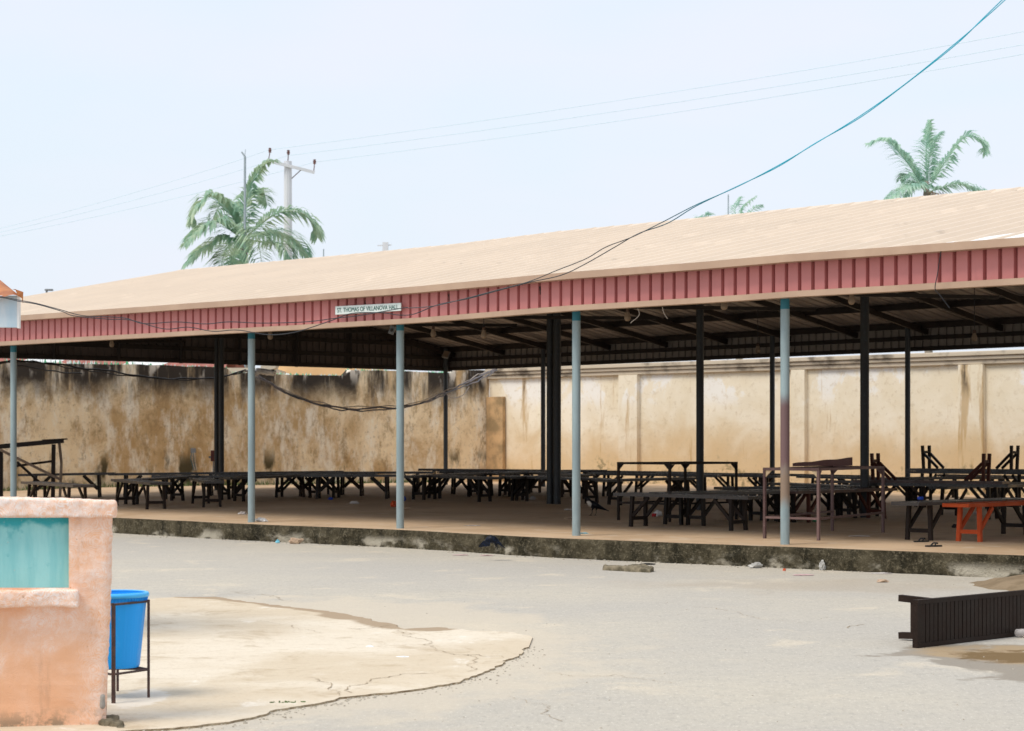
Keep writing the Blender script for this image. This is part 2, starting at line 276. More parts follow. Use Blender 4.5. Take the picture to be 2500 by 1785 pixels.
M = dict(
    ground=mat_ground(), slab=mat_slab(), floor=mat_floor(), kerb=mat_kerb(), oldwall=mat_oldwall(), cream=mat_creamwall(),
    orange=mat_orange(), worn=mat_orange('worn_peach_plaster', .55), teal=mat_teal(),
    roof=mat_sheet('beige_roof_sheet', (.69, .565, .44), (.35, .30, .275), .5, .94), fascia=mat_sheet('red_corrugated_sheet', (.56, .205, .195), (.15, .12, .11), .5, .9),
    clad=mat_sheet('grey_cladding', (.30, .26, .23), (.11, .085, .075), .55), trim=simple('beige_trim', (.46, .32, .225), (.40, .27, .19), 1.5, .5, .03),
    steel=simple('dark_steel', (.022, .018, .016), (.035, .026, .022), 5, .6, .1, spec=.25), rustbeam=simple('rusty_steel', (.10, .055, .035), (.05, .03, .025), 4, .7, .1),
    col=mat_column('teal_grey_pipe'), col_rust=mat_column('banded_pipe', [(1.35, 2.35, (.15, .085, .085)), (.98, 1.4, (.24, .17, .12))]),
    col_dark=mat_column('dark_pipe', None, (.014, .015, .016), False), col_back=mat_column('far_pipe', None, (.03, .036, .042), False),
    wood=mat_wood('black_brown_paint', (.0075, .0055, .0042), (.017, .0115, .0085), .38), wood2=mat_wood('worn_brown_paint', (.009, .0056, .0042), (.021, .0135, .010), .45),
    wood_top=mat_wood('worn_black_top', (.012, .010, .009), (.034, .028, .024), .30, .55), wood2_top=mat_wood('worn_brown_top', (.018, .014, .012), (.045, .036, .031), .32, .5), brownwood_top=mat_wood('worn_faded_top', (.030, .021, .016), (.06, .045, .036), .33, .5), darkred_top=mat_wood('worn_dark_red_top', (.07, .022, .014), (.06, .03, .022), .34, .5), wood3=mat_wood('dark_brown_board', (.009, .0056, .0042), (.021, .0125, .009), .45), brownwood=mat_wood('faded_brown_paint', (.022, .013, .009), (.038, .024, .017), .5), redwood=mat_wood('orange_red_paint', (.44, .075, .02), (.36, .055, .015), .5), darkred=mat_wood('dark_red_paint', (.085, .020, .012), (.05, .015, .01), .5),
    rawwood=mat_wood('weathered_timber', (.17, .12, .09), (.26, .20, .15), .8, .2), board=mat_wood('maroon_board', (.085, .040, .042), (.12, .06, .055), .6, .3),
    frame=mat_wood('rusty_frame_paint', (.085, .05, .048), (.13, .085, .08), .55), gusset=simple('cream_gusset', (.62, .48, .30), (.45, .33, .2), 20, .7, .1),
    blue=simple('blue_plastic', (.006, .36, .96), (.10, .45, .92), 16, .38, .05, 60, (1, 1, .35), .58, .75, spec=.4), rimblue=simple('light_blue_rim', (.06, .46, .92), (.07, .50, .94), 3, .35, .02),
    rebar=simple('brown_rebar', (.05, .032, .03), (.09, .05, .04), 30, .7, .4, 90),
    clearp=simple('clear_plastic', (.42, .41, .38), (.34, .33, .31), 9, .3, 0), white=simple('white_plastic', (.80, .80, .78), (.70, .70, .69), 4, .4, .03), signw=simple('sign_white', (.70, .77, .74), (.66, .73, .70), 3, .45, .0), letter=simple('sign_letter_green', (.012, .10, .085), (.014, .11, .09), 3, .5, 0),
    crow=None, cord=simple('dark_cord', (.012, .014, .018), (.02, .02, .024), 5, .5, 0), wire=simple('blue_cable', (.005, .135, .19), (.007, .15, .21), 5, .5, 0), paleline=simple('pale_conductor', (.55, .72, .80), (.53, .70, .78), 5, .5, 0),
    bundle=simple('grey_cable', (.10, .12, .15), (.30, .27, .28), 3, .6, 0), palecable=simple('pale_cable', (.5, .43, .38), (.4, .35, .3), 3, .6, 0),
    pole=simple('pole_concrete', (.60, .61, .63), (.66, .67, .69), 2.5, .85, .1, stretch=(1, 1, .3)), insul=simple('brown_insulator', (.16, .07, .06), (.10, .05, .05), 3, .3, 0),
    leaf=simple('palm_leaf', (.32, .51, .38), (.50, .61, .44), 1.3, .45, 0, lo=.4, hi=.6, spec=.5), leaf2=simple('far_palm_leaf', (.36, .57, .47), (.50, .68, .55), 1.3, .5, 0, lo=.4, hi=.6), deadleaf=simple('dry_palm_leaf', (.36, .27, .19), (.28, .2, .14), 2, .8, 0),
    trunk=simple('palm_trunk', (.17, .145, .12), (.27, .24, .2), 3, .9, .4, 14, (1, 1, 3)),
    rust=simple('rusty_roof_iron', (.48, .19, .07), (.34, .12, .05), 3, .7, .1, spec=.3), paleblue=simple('pale_blue_board', (.44, .58, .68), (.60, .67, .72), 6, .6, .05, stretch=(1, 1, .3)),
    redroof=simple('red_roof_iron', (.36, .12, .085), (.30, .10, .07), 2, .6, 0), houseorange=simple('house_orange', (.85, .56, .29), (.80, .52, .26), 1, .8, 0), housecream=simple('house_cream', (.62, .56, .45), (.55, .5, .4), 1, .8, 0),
    shard_g=simple('green_glass', (.10, .42, .22), (.2, .55, .3), 2, .15, 0), shard_w=simple('clear_glass_shard', (.75, .82, .8), (.6, .7, .68), 2, .15, 0),
    bulb=simple('cream_bulb_holder', (.30, .22, .15), (.24, .175, .12), 4, .5, 0), black=simple('black_rubber', (.012, .012, .013), (.02, .02, .02), 9, .6, .1),
    redbox=simple('red_brown_box', (.16, .035, .022), (.10, .025, .018), 6, .5, 0), litter=simple('paper_litter', (.70, .66, .62), (.55, .5, .48), 9, .7, 0),
    orangel=simple('orange_wrapper', (.62, .10, .02), (.5, .08, .03), 9, .4, 0), bluel=simple('blue_wrapper', (.02, .06, .45), (.03, .1, .5), 9, .4, 0), redl=simple('red_wrapper', (.55, .02, .03), (.4, .02, .02), 9, .4, 0), greenl=simple('green_wrapper', (.01, .25, .09), (.02, .3, .12), 9, .4, 0), cyanl=simple('cyan_scrap', (.15, .5, .65), (.2, .5, .6), 9, .5, 0), brownl=simple('brown_paper', (.50, .36, .26), (.42, .30, .2), 9, .8, 0), pinkl=simple('pink_scrap', (.66, .44, .46), (.6, .42, .42), 9, .6, 0),
    mud=simple('wet_mud', (.30, .225, .14), (.40, .32, .225), 2.2, .65, .3, 30), mudwet=simple('damp_stain', (.17, .11, .05), (.24, .165, .085), 3, .45, .1, 30), stain=simple('damp_asphalt', (.30, .28, .25), (.36, .335, .30), 3, .75, .2, 40),
    crack=simple('crack_dirt', (.24, .17, .10), (.46, .37, .25), 20, .95, 0), pale_spot=simple('pale_cement_spot', (.62, .60, .55), (.54, .52, .47), 6, .9, .1),
    mast=simple('pale_mast_paint', (.33, .40, .43), (.28, .34, .37), 4, .5, 0), grey=simple('grey_metal_box', (.20, .21, .22), (.16, .17, .18), 4, .5, 0), chunk=simple('mossy_rubble', (.07, .06, .036), (.24, .20, .135), 9, .95, .6, 40),
    weed=simple('weed_leaf', (.07, .13, .03), (.12, .16, .05), 9, .7, 0), translucent=simple('white_skylight_sheet', (.85, .86, .86), (.8, .82, .83), 3, .4, 0),
)

for k in ('leaf', 'leaf2'):
    m = M[k]; b = m.node_tree.nodes['Principled BSDF']; t = N(m, 'ShaderNodeBsdfTranslucent'); x = N(m, 'ShaderNodeMixShader'); x.inputs[0].default_value = .45
    src = b.inputs['Base Color'].links[0].from_socket; L = m.node_tree.links.new; L(src, t.inputs[0]); L(b.outputs[0], x.inputs[1]); L(t.outputs[0], x.inputs[2]); L(x.outputs[0], m.node_tree.nodes['Material Output'].inputs[0])

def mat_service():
    m, b, L = newmat('service_wire_cyan_fringe'); b.inputs['Roughness'].default_value = .5
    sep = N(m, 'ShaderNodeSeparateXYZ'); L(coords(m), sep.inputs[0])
    L(mixc(m, ramp(m, sep.outputs[0], 4.9, 6.0), (.016, .020, .028), (.0, .36, .50)), b.inputs['Base Color']); return m  # dark wire; right run coloured cyan to imitate lens fringing against the sky
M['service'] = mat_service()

# ------------------------------------------------------------------ mesh builder
class MB:
    def __init__(s): s.v = []; s.f = []; s.mi = []; s.cur = 0
    def add(s, vs, fs):
        o = len(s.v); s.v += [Vector(x) for x in vs]; s.f += [tuple(i + o for i in f) for f in fs]; s.mi += [s.cur] * len(fs); return s
    def box(s, c, d, rot=None):
        c = Vector(c); hx, hy, hz = d[0] / 2, d[1] / 2, d[2] / 2
        vs = [Vector((x, y, z)) for z in (-hz, hz) for x, y in ((-hx, -hy), (hx, -hy), (hx, hy), (-hx, hy))]
        if rot is not None: vs = [rot @ v for v in vs]
        return s.add([c + v for v in vs], [(3, 2, 1, 0), (4, 5, 6, 7), (0, 1, 5, 4), (1, 2, 6, 5), (2, 3, 7, 6), (3, 0, 4, 7)])
    def bar(s, p, q, a, b, up=(0, 0, 1)):
        p, q = Vector(p), Vector(q); d = (q - p); L = d.length; d.normalize(); up = Vector(up)
        if abs(d.dot(up)) > .98: up = Vector((1, 0, 0))
        x = d.cross(up).normalized(); y = x.cross(d).normalized()
        return s.box((p + q) / 2, (a, L, b), Matrix((x, d, y)).transposed())
    def tube(s, pts, r, n=6, cap=True):
        pts = [Vector(p) for p in pts]; rr = r if isinstance(r, (list, tuple)) else [r] * len(pts); vs = []; fs = []; x = None
        for i, p in enumerate(pts):
            d = (pts[min(i + 1, len(pts) - 1)] - pts[max(i - 1, 0)]).normalized()
            if x is None: x = d.orthogonal().normalized()
            x = (x - d * x.dot(d)).normalized(); y = d.cross(x)
            vs += [p + (x * math.cos(2 * math.pi * k / n) + y * math.sin(2 * math.pi * k / n)) * rr[i] for k in range(n)]
        for i in range(len(pts) - 1):
            for k in range(n): fs.append((i * n + k, i * n + (k + 1) % n, (i + 1) * n + (k + 1) % n, (i + 1) * n + k))
        if cap: fs += [tuple(range(n - 1, -1, -1)), tuple(range((len(pts) - 1) * n, len(pts) * n))]
        return s.add(vs, fs)
    def lathe(s, prof, c=(0, 0, 0), n=24, rot=None):
        c = Vector(c); vs = []; fs = []
        for r, z in prof: vs += [Vector((r * math.cos(2 * math.pi * k / n), r * math.sin(2 * math.pi * k / n), z)) for k in range(n)]
        if rot is not None: vs = [rot @ v for v in vs]
        for i in range(len(prof) - 1):
            for k in range(n): fs.append((i * n + k, i * n + (k + 1) % n, (i + 1) * n + (k + 1) % n, (i + 1) * n + k))
        return s.add([c + v for v in vs], fs)
    def grid(s, rows):
        n = len(rows[0]); vs = [p for r in rows for p in r]
        return s.add(vs, [(i * n + k, i * n + k + 1, (i + 1) * n + k + 1, (i + 1) * n + k) for i in range(len(rows) - 1) for k in range(n - 1)])
    def prism(s, pts, off):
        off = Vector(off); n = len(pts); vs = [Vector(p) for p in pts] + [Vector(p) + off for p in pts]
        return s.add(vs, [tuple(range(n - 1, -1, -1)), tuple(range(n, 2 * n))] + [(i, (i + 1) % n, n + (i + 1) % n, n + i) for i in range(n)])
    def mesh(s, name, mats, org=(0, 0, 0), smooth=False):
        org = Vector(org); me = bpy.data.meshes.new(name); me.from_pydata([v - org for v in s.v], [], s.f)
        for m in (mats if isinstance(mats, (list, tuple)) else [mats]): me.materials.append(m)
        me.polygons.foreach_set('material_index', s.mi)
        if smooth: me.polygons.foreach_set('use_smooth', [True] * len(me.polygons))
        me.update(); return me
    def build(s, name, mats, parent=None, smooth=False, org=None):
        if org is None: org = parent.location if parent is not None else (0, 0, 0)
        o = bpy.data.objects.new(name, s.mesh(name, mats, org, smooth)); C.objects.link(o)
        if parent is not None: o.parent = parent
        elif Vector(org).length: o.location = org
        return o
def tag(o, label, cat, group=None, kind=None):
    if label: o['label'] = label
    if cat: o['category'] = cat
    if group: o['group'] = group
    if kind: o['kind'] = kind
    return o
def struct(o): o['kind'] = 'structure'; return o
def empty(name, loc, label, cat, group=None, rz=0):
    o = bpy.data.objects.new(name, None); o.empty_display_size = .2; C.objects.link(o); o.location = loc; o.rotation_euler = (0, 0, rz)
    return tag(o, label, cat, group)
def bevel(o, w=.004, seg=2):
    b = o.modifiers.new('bevel', 'BEVEL'); b.width = w; b.segments = seg; b.limit_method = 'ANGLE'; return o
def spline(pts, n=8):
    pts = [Vector(p) for p in pts]; P_ = [pts[0] * 2 - pts[1]] + pts + [pts[-1] * 2 - pts[-2]]; out = []
    for i in range(1, len(P_) - 2):
        a, b, c, d = P_[i - 1:i + 3]
        for k in range(n):
            t = k / n; out.append(.5 * ((2 * b) + (c - a) * t + (2 * a - 5 * b + 4 * c - d) * t * t + (3 * b - a - 3 * c + d) * t ** 3))
    return out + [pts[-1]]
def fbm(p, s=1.0, o=4): return noise.fractal(Vector(p) * s, 1.0, 2.0, o)
def rough_box(mb, o, ax, ay, az, n, amp=.01, rnd=.2, sc=6):
    """subdivided box with rounded corners and broken surface; o = corner, ax/ay/az = edge vectors"""
    o, ax, ay, az = Vector(o), Vector(ax), Vector(ay), Vector(az); cen = o + (ax + ay + az) / 2
    rad = rnd * min(ax.length, ay.length, az.length)
    def pt(a, b, c):
        q = []
        for t, v in ((a, ax), (b, ay), (c, az)): q.append(t)
        # round: pull towards inner box
        loc = [(t - .5) * v.length for t, v in ((a, ax), (b, ay), (c, az))]
        inn = [max(-v.length / 2 + rad, min(v.length / 2 - rad, l)) for l, v in zip(loc, (ax, ay, az))]
        d = Vector([l - i for l, i in zip(loc, inn)])
        if d.length > rad and d.length > 0: d = d.normalized() * rad
        loc = [i + e for i, e in zip(inn, d)]
        p = cen + ax.normalized() * loc[0] + ay.normalized() * loc[1] + az.normalized() * loc[2]
        dirv = (p - cen); k = fbm(p, sc) * amp + fbm(p, sc * 5) * amp * .25
        e = d.normalized() if d.length > 1e-6 else dirv.normalized()
        en = ax.normalized() * e[0] + ay.normalized() * e[1] + az.normalized() * e[2] if d.length > 1e-6 else e
        return p + en * k
    na, nb, nc = n
    def face(f, n1, n2): mb.grid([[pt(*f(i / n1, j / n2)) for i in range(n1 + 1)] for j in range(n2 + 1)])
    face(lambda s, t: (s, 0, t), na, nc); face(lambda s, t: (1 - s, 1, t), na, nc)
    face(lambda s, t: (s, t, 1), na, nb); face(lambda s, t: (s, 1 - t, 0), na, nb)
    face(lambda s, t: (1, s, t), nb, nc); face(lambda s, t: (0, 1 - s, t), nb, nc)

# ------------------------------------------------------------------ ground
UMIN, UMAX, WBACK = -11.3, 26.0, 21.2
mb = MB(); mb.grid([[Vector((x, y, 0)) for x in (-600, -60, -14, 0, 14, 60, 600)] for y in (-60, 0, 25, 60, 140, 1200)])
GROUND = struct(mb.build('ground', [M['ground'], M['crack']]))

EDGE = [(-403, 1235.7), (0, 1252), (274, 1264), (614, 1280), (977, 1294), (1407, 1316.5), (1916, 1335.5), (2500, 1357), (2900, 1374)]
def edge_w(u):                        # small real waviness of the platform edge
    p = hp(u, 0); px = CX + p.x / p.y * F; y = interp(EDGE, px); q = G(px, y, .27); return uw(q.x, q.y)[1]
us = [UMIN - 4 + (UMAX - UMIN + 4) * i / 66 for i in range(67)]
ws = [0, .06, .3, 1, 2, 4, 6, 8.8, 10.5, 12, 15, 18, WBACK]
rows = []
for wv in ws:
    r = []
    for u in us:
        e = edge_w(u); wv2 = e + .03 + .03 * fbm((u, 7, 0), 2.5) + wv if wv < 1 else wv + e * max(0, 1 - wv / 6)
        p = hp(u, wv2); z = floor_z(p.x, p.y) if wv > .3 else .27
        r.append(Vector((p.x, p.y, z + .004 * fbm(p, .7))))
    rows.append(r)
mb = MB(); mb.grid(rows); struct(mb.build('platform', M['floor'], smooth=True))
mb = MB(); nu = 620; rows = []
for k, zt in enumerate((-.06, .02, .06, .10, .14, .18, .22, .255, .268)):
    r = []
    for i in range(nu + 1):
        u = UMIN + (UMAX - UMIN) * i / nu; p = hp(u, edge_w(u)); q = Vector((p.x, p.y, zt))
        d = .028 * fbm(q, 1.4) + .035 * fbm(q, 6) + .012 * fbm(q, 20)
        if zt < .08: d += .05 * max(0, fbm(q + Vector((9, 3, 0)), .9)) * (1 if zt < .05 else .5)
        d += .018 * fbm(q, 13)
        if 9 < i % 96 < 11: d += .03
        q2 = hp(u, edge_w(u) - .03 + d, zt + (.006 * fbm(q, 9) if zt < .26 else .003)); r.append(q2)
    rows.append(r)
rows.append([Vector((p.x, p.y, .264)) + Vector((W_.x, W_.y, 0)) * .2 for p in rows[-1]])
mb.grid(rows); struct(mb.build('kerb', M['kerb'], smooth=True))

# pale broken concrete slab in the yard
top = [(-60, 1500), (200, 1482), (270, 1476), (360, 1463), (430, 1457), (520, 1457), (600, 1468), (700, 1481), (800, 1492), (880, 1505), (930, 1517), (965, 1526), (1000, 1535), (1060, 1531), (1150, 1540), (1240, 1543), (1300, 1556)]
bot = [(1288, 1580), (1262, 1602), (1236, 1612), (1210, 1630), (1165, 1648), (1110, 1665), (1040, 1678), (960, 1690), (880, 1697), (858, 1701), (830, 1703), (800, 1714), (760, 1722), (700, 1729), (655, 1735), (640, 1744), (560, 1762), (470, 1772), (390, 1778), (270, 1787), (100, 1800), (-60, 1830)]
def jag(pts, step, amp, z, seed=0):
    g = [G(x, y, z) for x, y in pts]; o = []
    for a, b in zip(g, g[1:]):
        n = max(1, int((b - a).length / step))
        for i in range(n):
            p = a.lerp(b, i / n); k = Vector((p.x, p.y, seed)); o.append(p + Vector((fbm(k, 3), fbm(k + Vector((5, 5, 0)), 3), 0)) * amp + Vector((fbm(k, 14), fbm(k + Vector((7, 2, 0)), 14), 0)) * amp * .5)
    return o + [g[-1]]
ol = jag(top, .07, .07, .013, 1) + jag(bot, .05, .05, .013, 2)
mb = MB(); n = len(ol)
mb.add(ol + [Vector((p.x, p.y, -.02)) for p in ol], [tuple(range(n))])
mb.cur = 1; mb.add(ol + [Vector((p.x, p.y, -.02)) for p in ol], [(i, n + i, n + (i + 1) % n, (i + 1) % n) for i in range(n)])
def crack(pts, wd, z, seed):
    pl = jag(pts, .04, .09, z, seed); a = []; b = []
    for i, p in enumerate(pl):
        d = (pl[min(i + 1, len(pl) - 1)] - pl[max(i - 1, 0)]).normalized(); nn = Vector((-d.y, d.x, 0)); wv = wd * (.35 + abs(fbm(p, 6)) * 1.6)
        if i in (0, len(pl) - 1): wv *= .2
        a.append(p + nn * wv); b.append(p - nn * wv)
    mb.grid([a, b])
for i, (pts, wd) in enumerate((
    ([(960, 1537), (1000, 1555), (1045, 1565), (1058, 1585), (1085, 1595), (1150, 1598), (1230, 1606)], .004),
    ([(850, 1690), (858, 1674), (920, 1664), (960, 1650), (1020, 1645), (1075, 1641)], .006),
    ([(1155, 1597), (1150, 1625), (1140, 1640)], .003), ([(755, 1652), (790, 1670), (805, 1682), (830, 1698)], .004),
    ([(640, 1515), (700, 1525), (780, 1545)], .0025), ([(840, 1534), (900, 1535), (965, 1524)], .005), ([(300, 1500), (380, 1508), (470, 1514), (600, 1518)], .003))):
    crack(pts, wd, .017, i + 3)
sl = mb; mb = MB(); mb.cur = 1
for i, (pts, wd) in enumerate((([(555, 1443), (600, 1449), (650, 1452), (690, 1465), (705, 1468)], .004), ([(2062, 1533), (2080, 1528), (2094, 1523)], .006), ([(1010, 1437), (1120, 1446), (1240, 1452)], .003), ([(1700, 1480), (1790, 1492), (1850, 1511), (1960, 1522)], .003), ([(1330, 1640), (1420, 1652), (1530, 1650), (1640, 1668)], .003), ([(1240, 1700), (1330, 1722), (1370, 1760)], .003))): crack(pts, wd, .003, i + 20)
me = GROUND.data; bm = bmesh.new(); bm.from_mesh(me); vs = [bm.verts.new(v) for v in mb.v]
for f in mb.f: bm.faces.new([vs[i] for i in f]).material_index = 1
bm.normal_update(); bm.to_mesh(me); bm.free(); mb = sl
struct(mb.build('concrete_patch', [M['slab'], M['crack']]))
# dirt washed against the kerb at the right
mb = MB(); c0 = G(2600, 1432, 0); rows = []
for j in range(19):
    rows.append([Vector((c0.x + (i - 9) * .12, c0.y + (j - 9) * .14, max(-.02, .13 * (1 - ((i - 9) / 8.5) ** 2 - ((j - 9) / 8) ** 2) + .035 * fbm((i * .5, j * .5, 1), 1)))) for i in range(19)])
mb.grid(rows); struct(mb.build('dirt_mound', simple('dry_dirt', (.20, .145, .085), (.27, .20, .125), 6, .95, .6, 30), smooth=True))
# broken lump of kerb
mb = MB(); a = G(1470, 1392); b = G(1590, 1398)
rough_box(mb, a + Vector((0, -.05, -.03)), b - a, Vector((.05, .28, 0)), Vector((0, 0, .095)), (26, 8, 5), .045, .45, 5)
tag(mb.build('concrete_lump', M['chunk'], org=a, smooth=True), 'mossy broken lump of kerb concrete lying in the yard below the platform', 'rubble')

# ------------------------------------------------------------------ hall
hall_o = hp(6, 8.5, .27)
hall = empty('open_hall', hall_o, 'long open sided hall with beige metal roof, red corrugated fascia and pipe columns', 'hall')
FB = [(-403, 864), (0, 844), (200, 833), (614, 811), (977, 791), (1407, 758), (1800, 735), (1916, 726), (2500, 694.5), (2800, 675)]
RG = [(440, 665), (786, 634), (1099, 604), (1396, 568), (1802, 531), (2143, 495), (2500, 467), (2800, 438)]
WF, WR, WB = -.08, 8.5, 17.0
def px_of(p): return CX + p.x / p.y * F
def z_fb(u): p = hp(u, WF); return CAMZ + (HZ - interp(FB, px_of(p))) / F * p.y
def z_ridge(u): p = hp(u, WR); return CAMZ + (HZ - interp(RG, px_of(p))) / F * p.y
ZR = [(u, z_ridge(u)) for u in (-9, -6, -3, 0, 3, 6, 9, 12, 15, 18, 21, 24)]
ZF = [(u, z_fb(u)) for u in [-10 + i * .75 for i in range(48)]]
print('ridge', [round(z, 2) for _, z in ZR]); print('fasciabottom', [round(z, 2) for _, z in ZF[::4]])
for i in range(len(ZR)):                                 # keep the ridge a believable straight run
    pass
def zr(u): return interp(ZR, u)
def zf(u): return interp(ZF, u)
ZB = 3.56
def zb(u): return 3.545 + max(0, u + 8.7) / 25.7 * .115
FH = .50
def profile(u0, u1, pitch, kind):
    out = []; u = u0
    while u < u1:
        if kind == 'roof': out += [(u, 0), (u + pitch * .66, 0), (u + pitch * .72, 1), (u + pitch * .84, 1), (u + pitch * .98, 0)]
        else: out += [(u, 0), (u + pitch * .70, 0), (u + pitch * .735, 1), (u + pitch * .86, 1), (u + pitch * .97, 0)]
        u += pitch
    return [o for o in out if o[0] <= u1]
SH = .07
def ug(w): return -9.9 + SH * w
pr = profile(-9.9, UMAX - 1.5, .46, 'roof'); prb = profile(-9.9, UMAX - 1.5, .30, 'roof')
def roof_pt(u, w, front=True):
    us_ = u + SH * w
    if front: ze = zf(us_) + FH - .035; t = (w - (WF - .08)) / (WR - (WF - .08)); z = ze + (zr(us_) - ze) * t
    else: t = (w - WR) / (WB + .1 - WR); z = zr(us_) + (zb(us_) + .55 - zr(us_)) * t
    p = hp(us_, w, z); return p
mb = MB()
mb.grid([[roof_pt(u, wv) + Vector((0, 0, .065 * h + .004 * fbm((u * .7, wv, 0), 1))) for u, h in pr] for wv in (WF - .08, 2.1, 4.2, 6.3, WR - .01)])
mb.grid([[roof_pt(u, wv, False) + Vector((0, 0, .045 * h)) for u, h in prb] for wv in (WR + .01, 11.5, 14.2, WB + .1)])
roof = mb.build('roof', M['roof'], hall)
mb = MB(); a = [roof_pt(-9.9 + i * .6, WR - .22) + Vector((0, 0, .030)) for i in range(57)]; b = [roof_pt(-9.9 + i * .6, WR) + Vector((0, 0, .06)) for i in range(57)]; c = [roof_pt(-9.9 + i * .6, WR + .22, False) + Vector((0, 0, .05)) for i in range(57)]
mb.grid([a, b, c]); rc = mb.build('ridge_cap', M['roof'], None, org=hall_o); rc.parent = roof; rc.location = (0, 0, 0)
# screws / seams of the roof and the white sheet near the right end
mb = MB(); p0 = G(2310, 600, 0)
ua = u_at(2318, .3); q = [roof_pt(ua, .2), roof_pt(ua + 1.55, .2), roof_pt(ua + 1.9, 1.15), roof_pt(ua + .9, 1.15)]
mb.prism([x + Vector((0, 0, .036)) for x in q], (0, 0, .006)); mb.build('skylight_sheet', M['translucent'], hall)
# fascia sheet, trims
pf = profile(ug(0), UMAX - 1.6, .205, 'fascia')
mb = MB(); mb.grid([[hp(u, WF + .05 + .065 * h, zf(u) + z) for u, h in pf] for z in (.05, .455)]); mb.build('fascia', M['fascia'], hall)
def strip(w0, w1, z0, z1, step=.75, jog=0):
    mb = MB(); r = [[], [], [], []]; u = ug(0) - .02
    while u < UMAX - 1.5:
        for k, (ww, zz) in enumerate(((w1, z1), (w0, z1), (w0, z0), (w1, z0))):
            r[k].append(hp(u, ww, zf(u) + zz + .004 * fbm((u, 0, 3), .8) + (jog if int(u / 4.6) % 2 else 0)))
        u += step
    mb.grid(r + [r[0]]); return mb
strip(WF - .01, WF + .14, 0, .075).build('bottom_trim', M['trim'], hall)
strip(WF - .17, WF + .0, .43, .525, .75, .004).build('eave_trim', M['trim'], hall)
# back fascia, gable cladding
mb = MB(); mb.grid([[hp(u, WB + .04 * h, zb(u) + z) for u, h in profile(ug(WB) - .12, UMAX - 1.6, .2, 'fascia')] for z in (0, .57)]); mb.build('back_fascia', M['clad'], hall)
def gable(u_of, name):
    mb = MB(); t = []; b = []
    for wv, h in profile(WF, WB + .2, .2, 'fascia'):
        u = u_of(wv); uu = u - SH * wv
        top = roof_pt(uu, wv, wv < WR).z + .03; t.append(hp(u + .03 * h, wv, top)); b.append(hp(u + .03 * h, wv, interp([(WF, zf(u)), (WB, ZB)], wv)))
    mb.grid([t, b]); mb.build(name, M['clad'], hall)
gable(lambda w: ug(w) + .02, 'gable_cladding'); gable(lambda w: UMAX - 1.6, 'gable_cladding')
# rafters, purlins, girts
def rbar(a, b, sx, sz, name='purlin', m=None): MB().bar(a, b, sx, sz).build(name, m or M['steel'], hall)
D = Vector((0, 0, 1))
for wv, m_ in ((1.2, 0), (3.2, 0), (5.4, 0), (7.6, 0), (9.6, 0), (11.4, 0), (13.2, 1), (15.2, 0), (16.8, 0)):
    mb = MB(); fr = wv < WR
    uu = [-9.8 + i * 2.9 for i in range(12)]
    for a, b in zip(uu, uu[1:]): mb.bar(roof_pt(a, wv, fr) - D * .07, roof_pt(b, wv, fr) - D * .07, .11, .13)
    mb.build('purlin', M['rustbeam' if m_ else 'steel'], hall)
for i in range(19):
    u = -9.7 + i * 1.82
    mb = MB(); mb.bar(roof_pt(u, 0, True) - D * .17, roof_pt(u, WR, True) - D * .17, .07, .12); mb.bar(roof_pt(u, WR, False) - D * .17, roof_pt(u, WB, False) - D * .17, .07, .12)
    if i % 2 == 0: mb.bar(hp(u, .2, zf(u) + .25), hp(u + SH * WR, WR, zf(u) + .55), .05, .06)
    mb.build('rafter', M['steel'], hall)
for z in (.03, .27):
    MB().bar(hp(ug(WB), WB - .06, zb(-8.7) + z), hp(UMAX - 1.6, WB - .06, zb(UMAX - 1.6) + z), .07, .09).build('girt', M['steel'], hall)
for z in (3.56, 3.86, 4.2, 4.7):
    k = (z - 3.95) / 1.6 * WR; a_, b_ = max(0, k), WB - max(0, k)
    MB().bar(hp(ug(a_) + .09, a_, z), hp(ug(b_) + .09, b_, z), .07, .10).build('girt', M['steel'], hall)
for i in range(1, 10):
    wv = i * 1.7; MB().bar(hp(ug(wv) + .1, wv, 3.5), hp(ug(wv) + .1, wv, roof_pt(-9.8, wv, wv < WR).z - .06), .07, .07).build('gable_stud', M['steel'], hall)
# front beam behind the fascia
MB().bar(hp(ug(0), .2, 3.6), hp(UMAX - 1.6, .2, 3.6), .1, .12).build('eave_beam', M['steel'], hall)
# columns
def column(px, wv, r, mat, ztop, label=None, u=None):
    u = u_at(px, wv) if u is None else u; p = hp(u, wv); z0 = floor_z(p.x, p.y) if wv > .4 else .268
    mb = MB(); prof = [(r * 1.02, z0 - .01), (r, z0 + .06), (r, 1.2), (r, 2.4), (r, ztop)]; mb.lathe(prof, (p.x, p.y, 0), 20)
    o = mb.build('column', mat, None, True, org=(p.x, p.y, 0)); o.parent = hall; o.location = Vector((p.x, p.y, 0)) - hall_o
    if label: o['label'] = label
    return p
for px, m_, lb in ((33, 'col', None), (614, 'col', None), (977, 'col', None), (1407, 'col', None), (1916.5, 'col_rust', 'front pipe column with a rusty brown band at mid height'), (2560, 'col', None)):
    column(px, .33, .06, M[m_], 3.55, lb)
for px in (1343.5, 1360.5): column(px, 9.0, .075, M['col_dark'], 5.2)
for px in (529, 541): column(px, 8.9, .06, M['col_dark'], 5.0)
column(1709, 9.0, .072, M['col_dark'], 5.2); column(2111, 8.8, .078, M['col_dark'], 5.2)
for px in (1088, 1326, 1885.5, 2216): column(px, 16.6, .058, M['col_back'], 4.1)
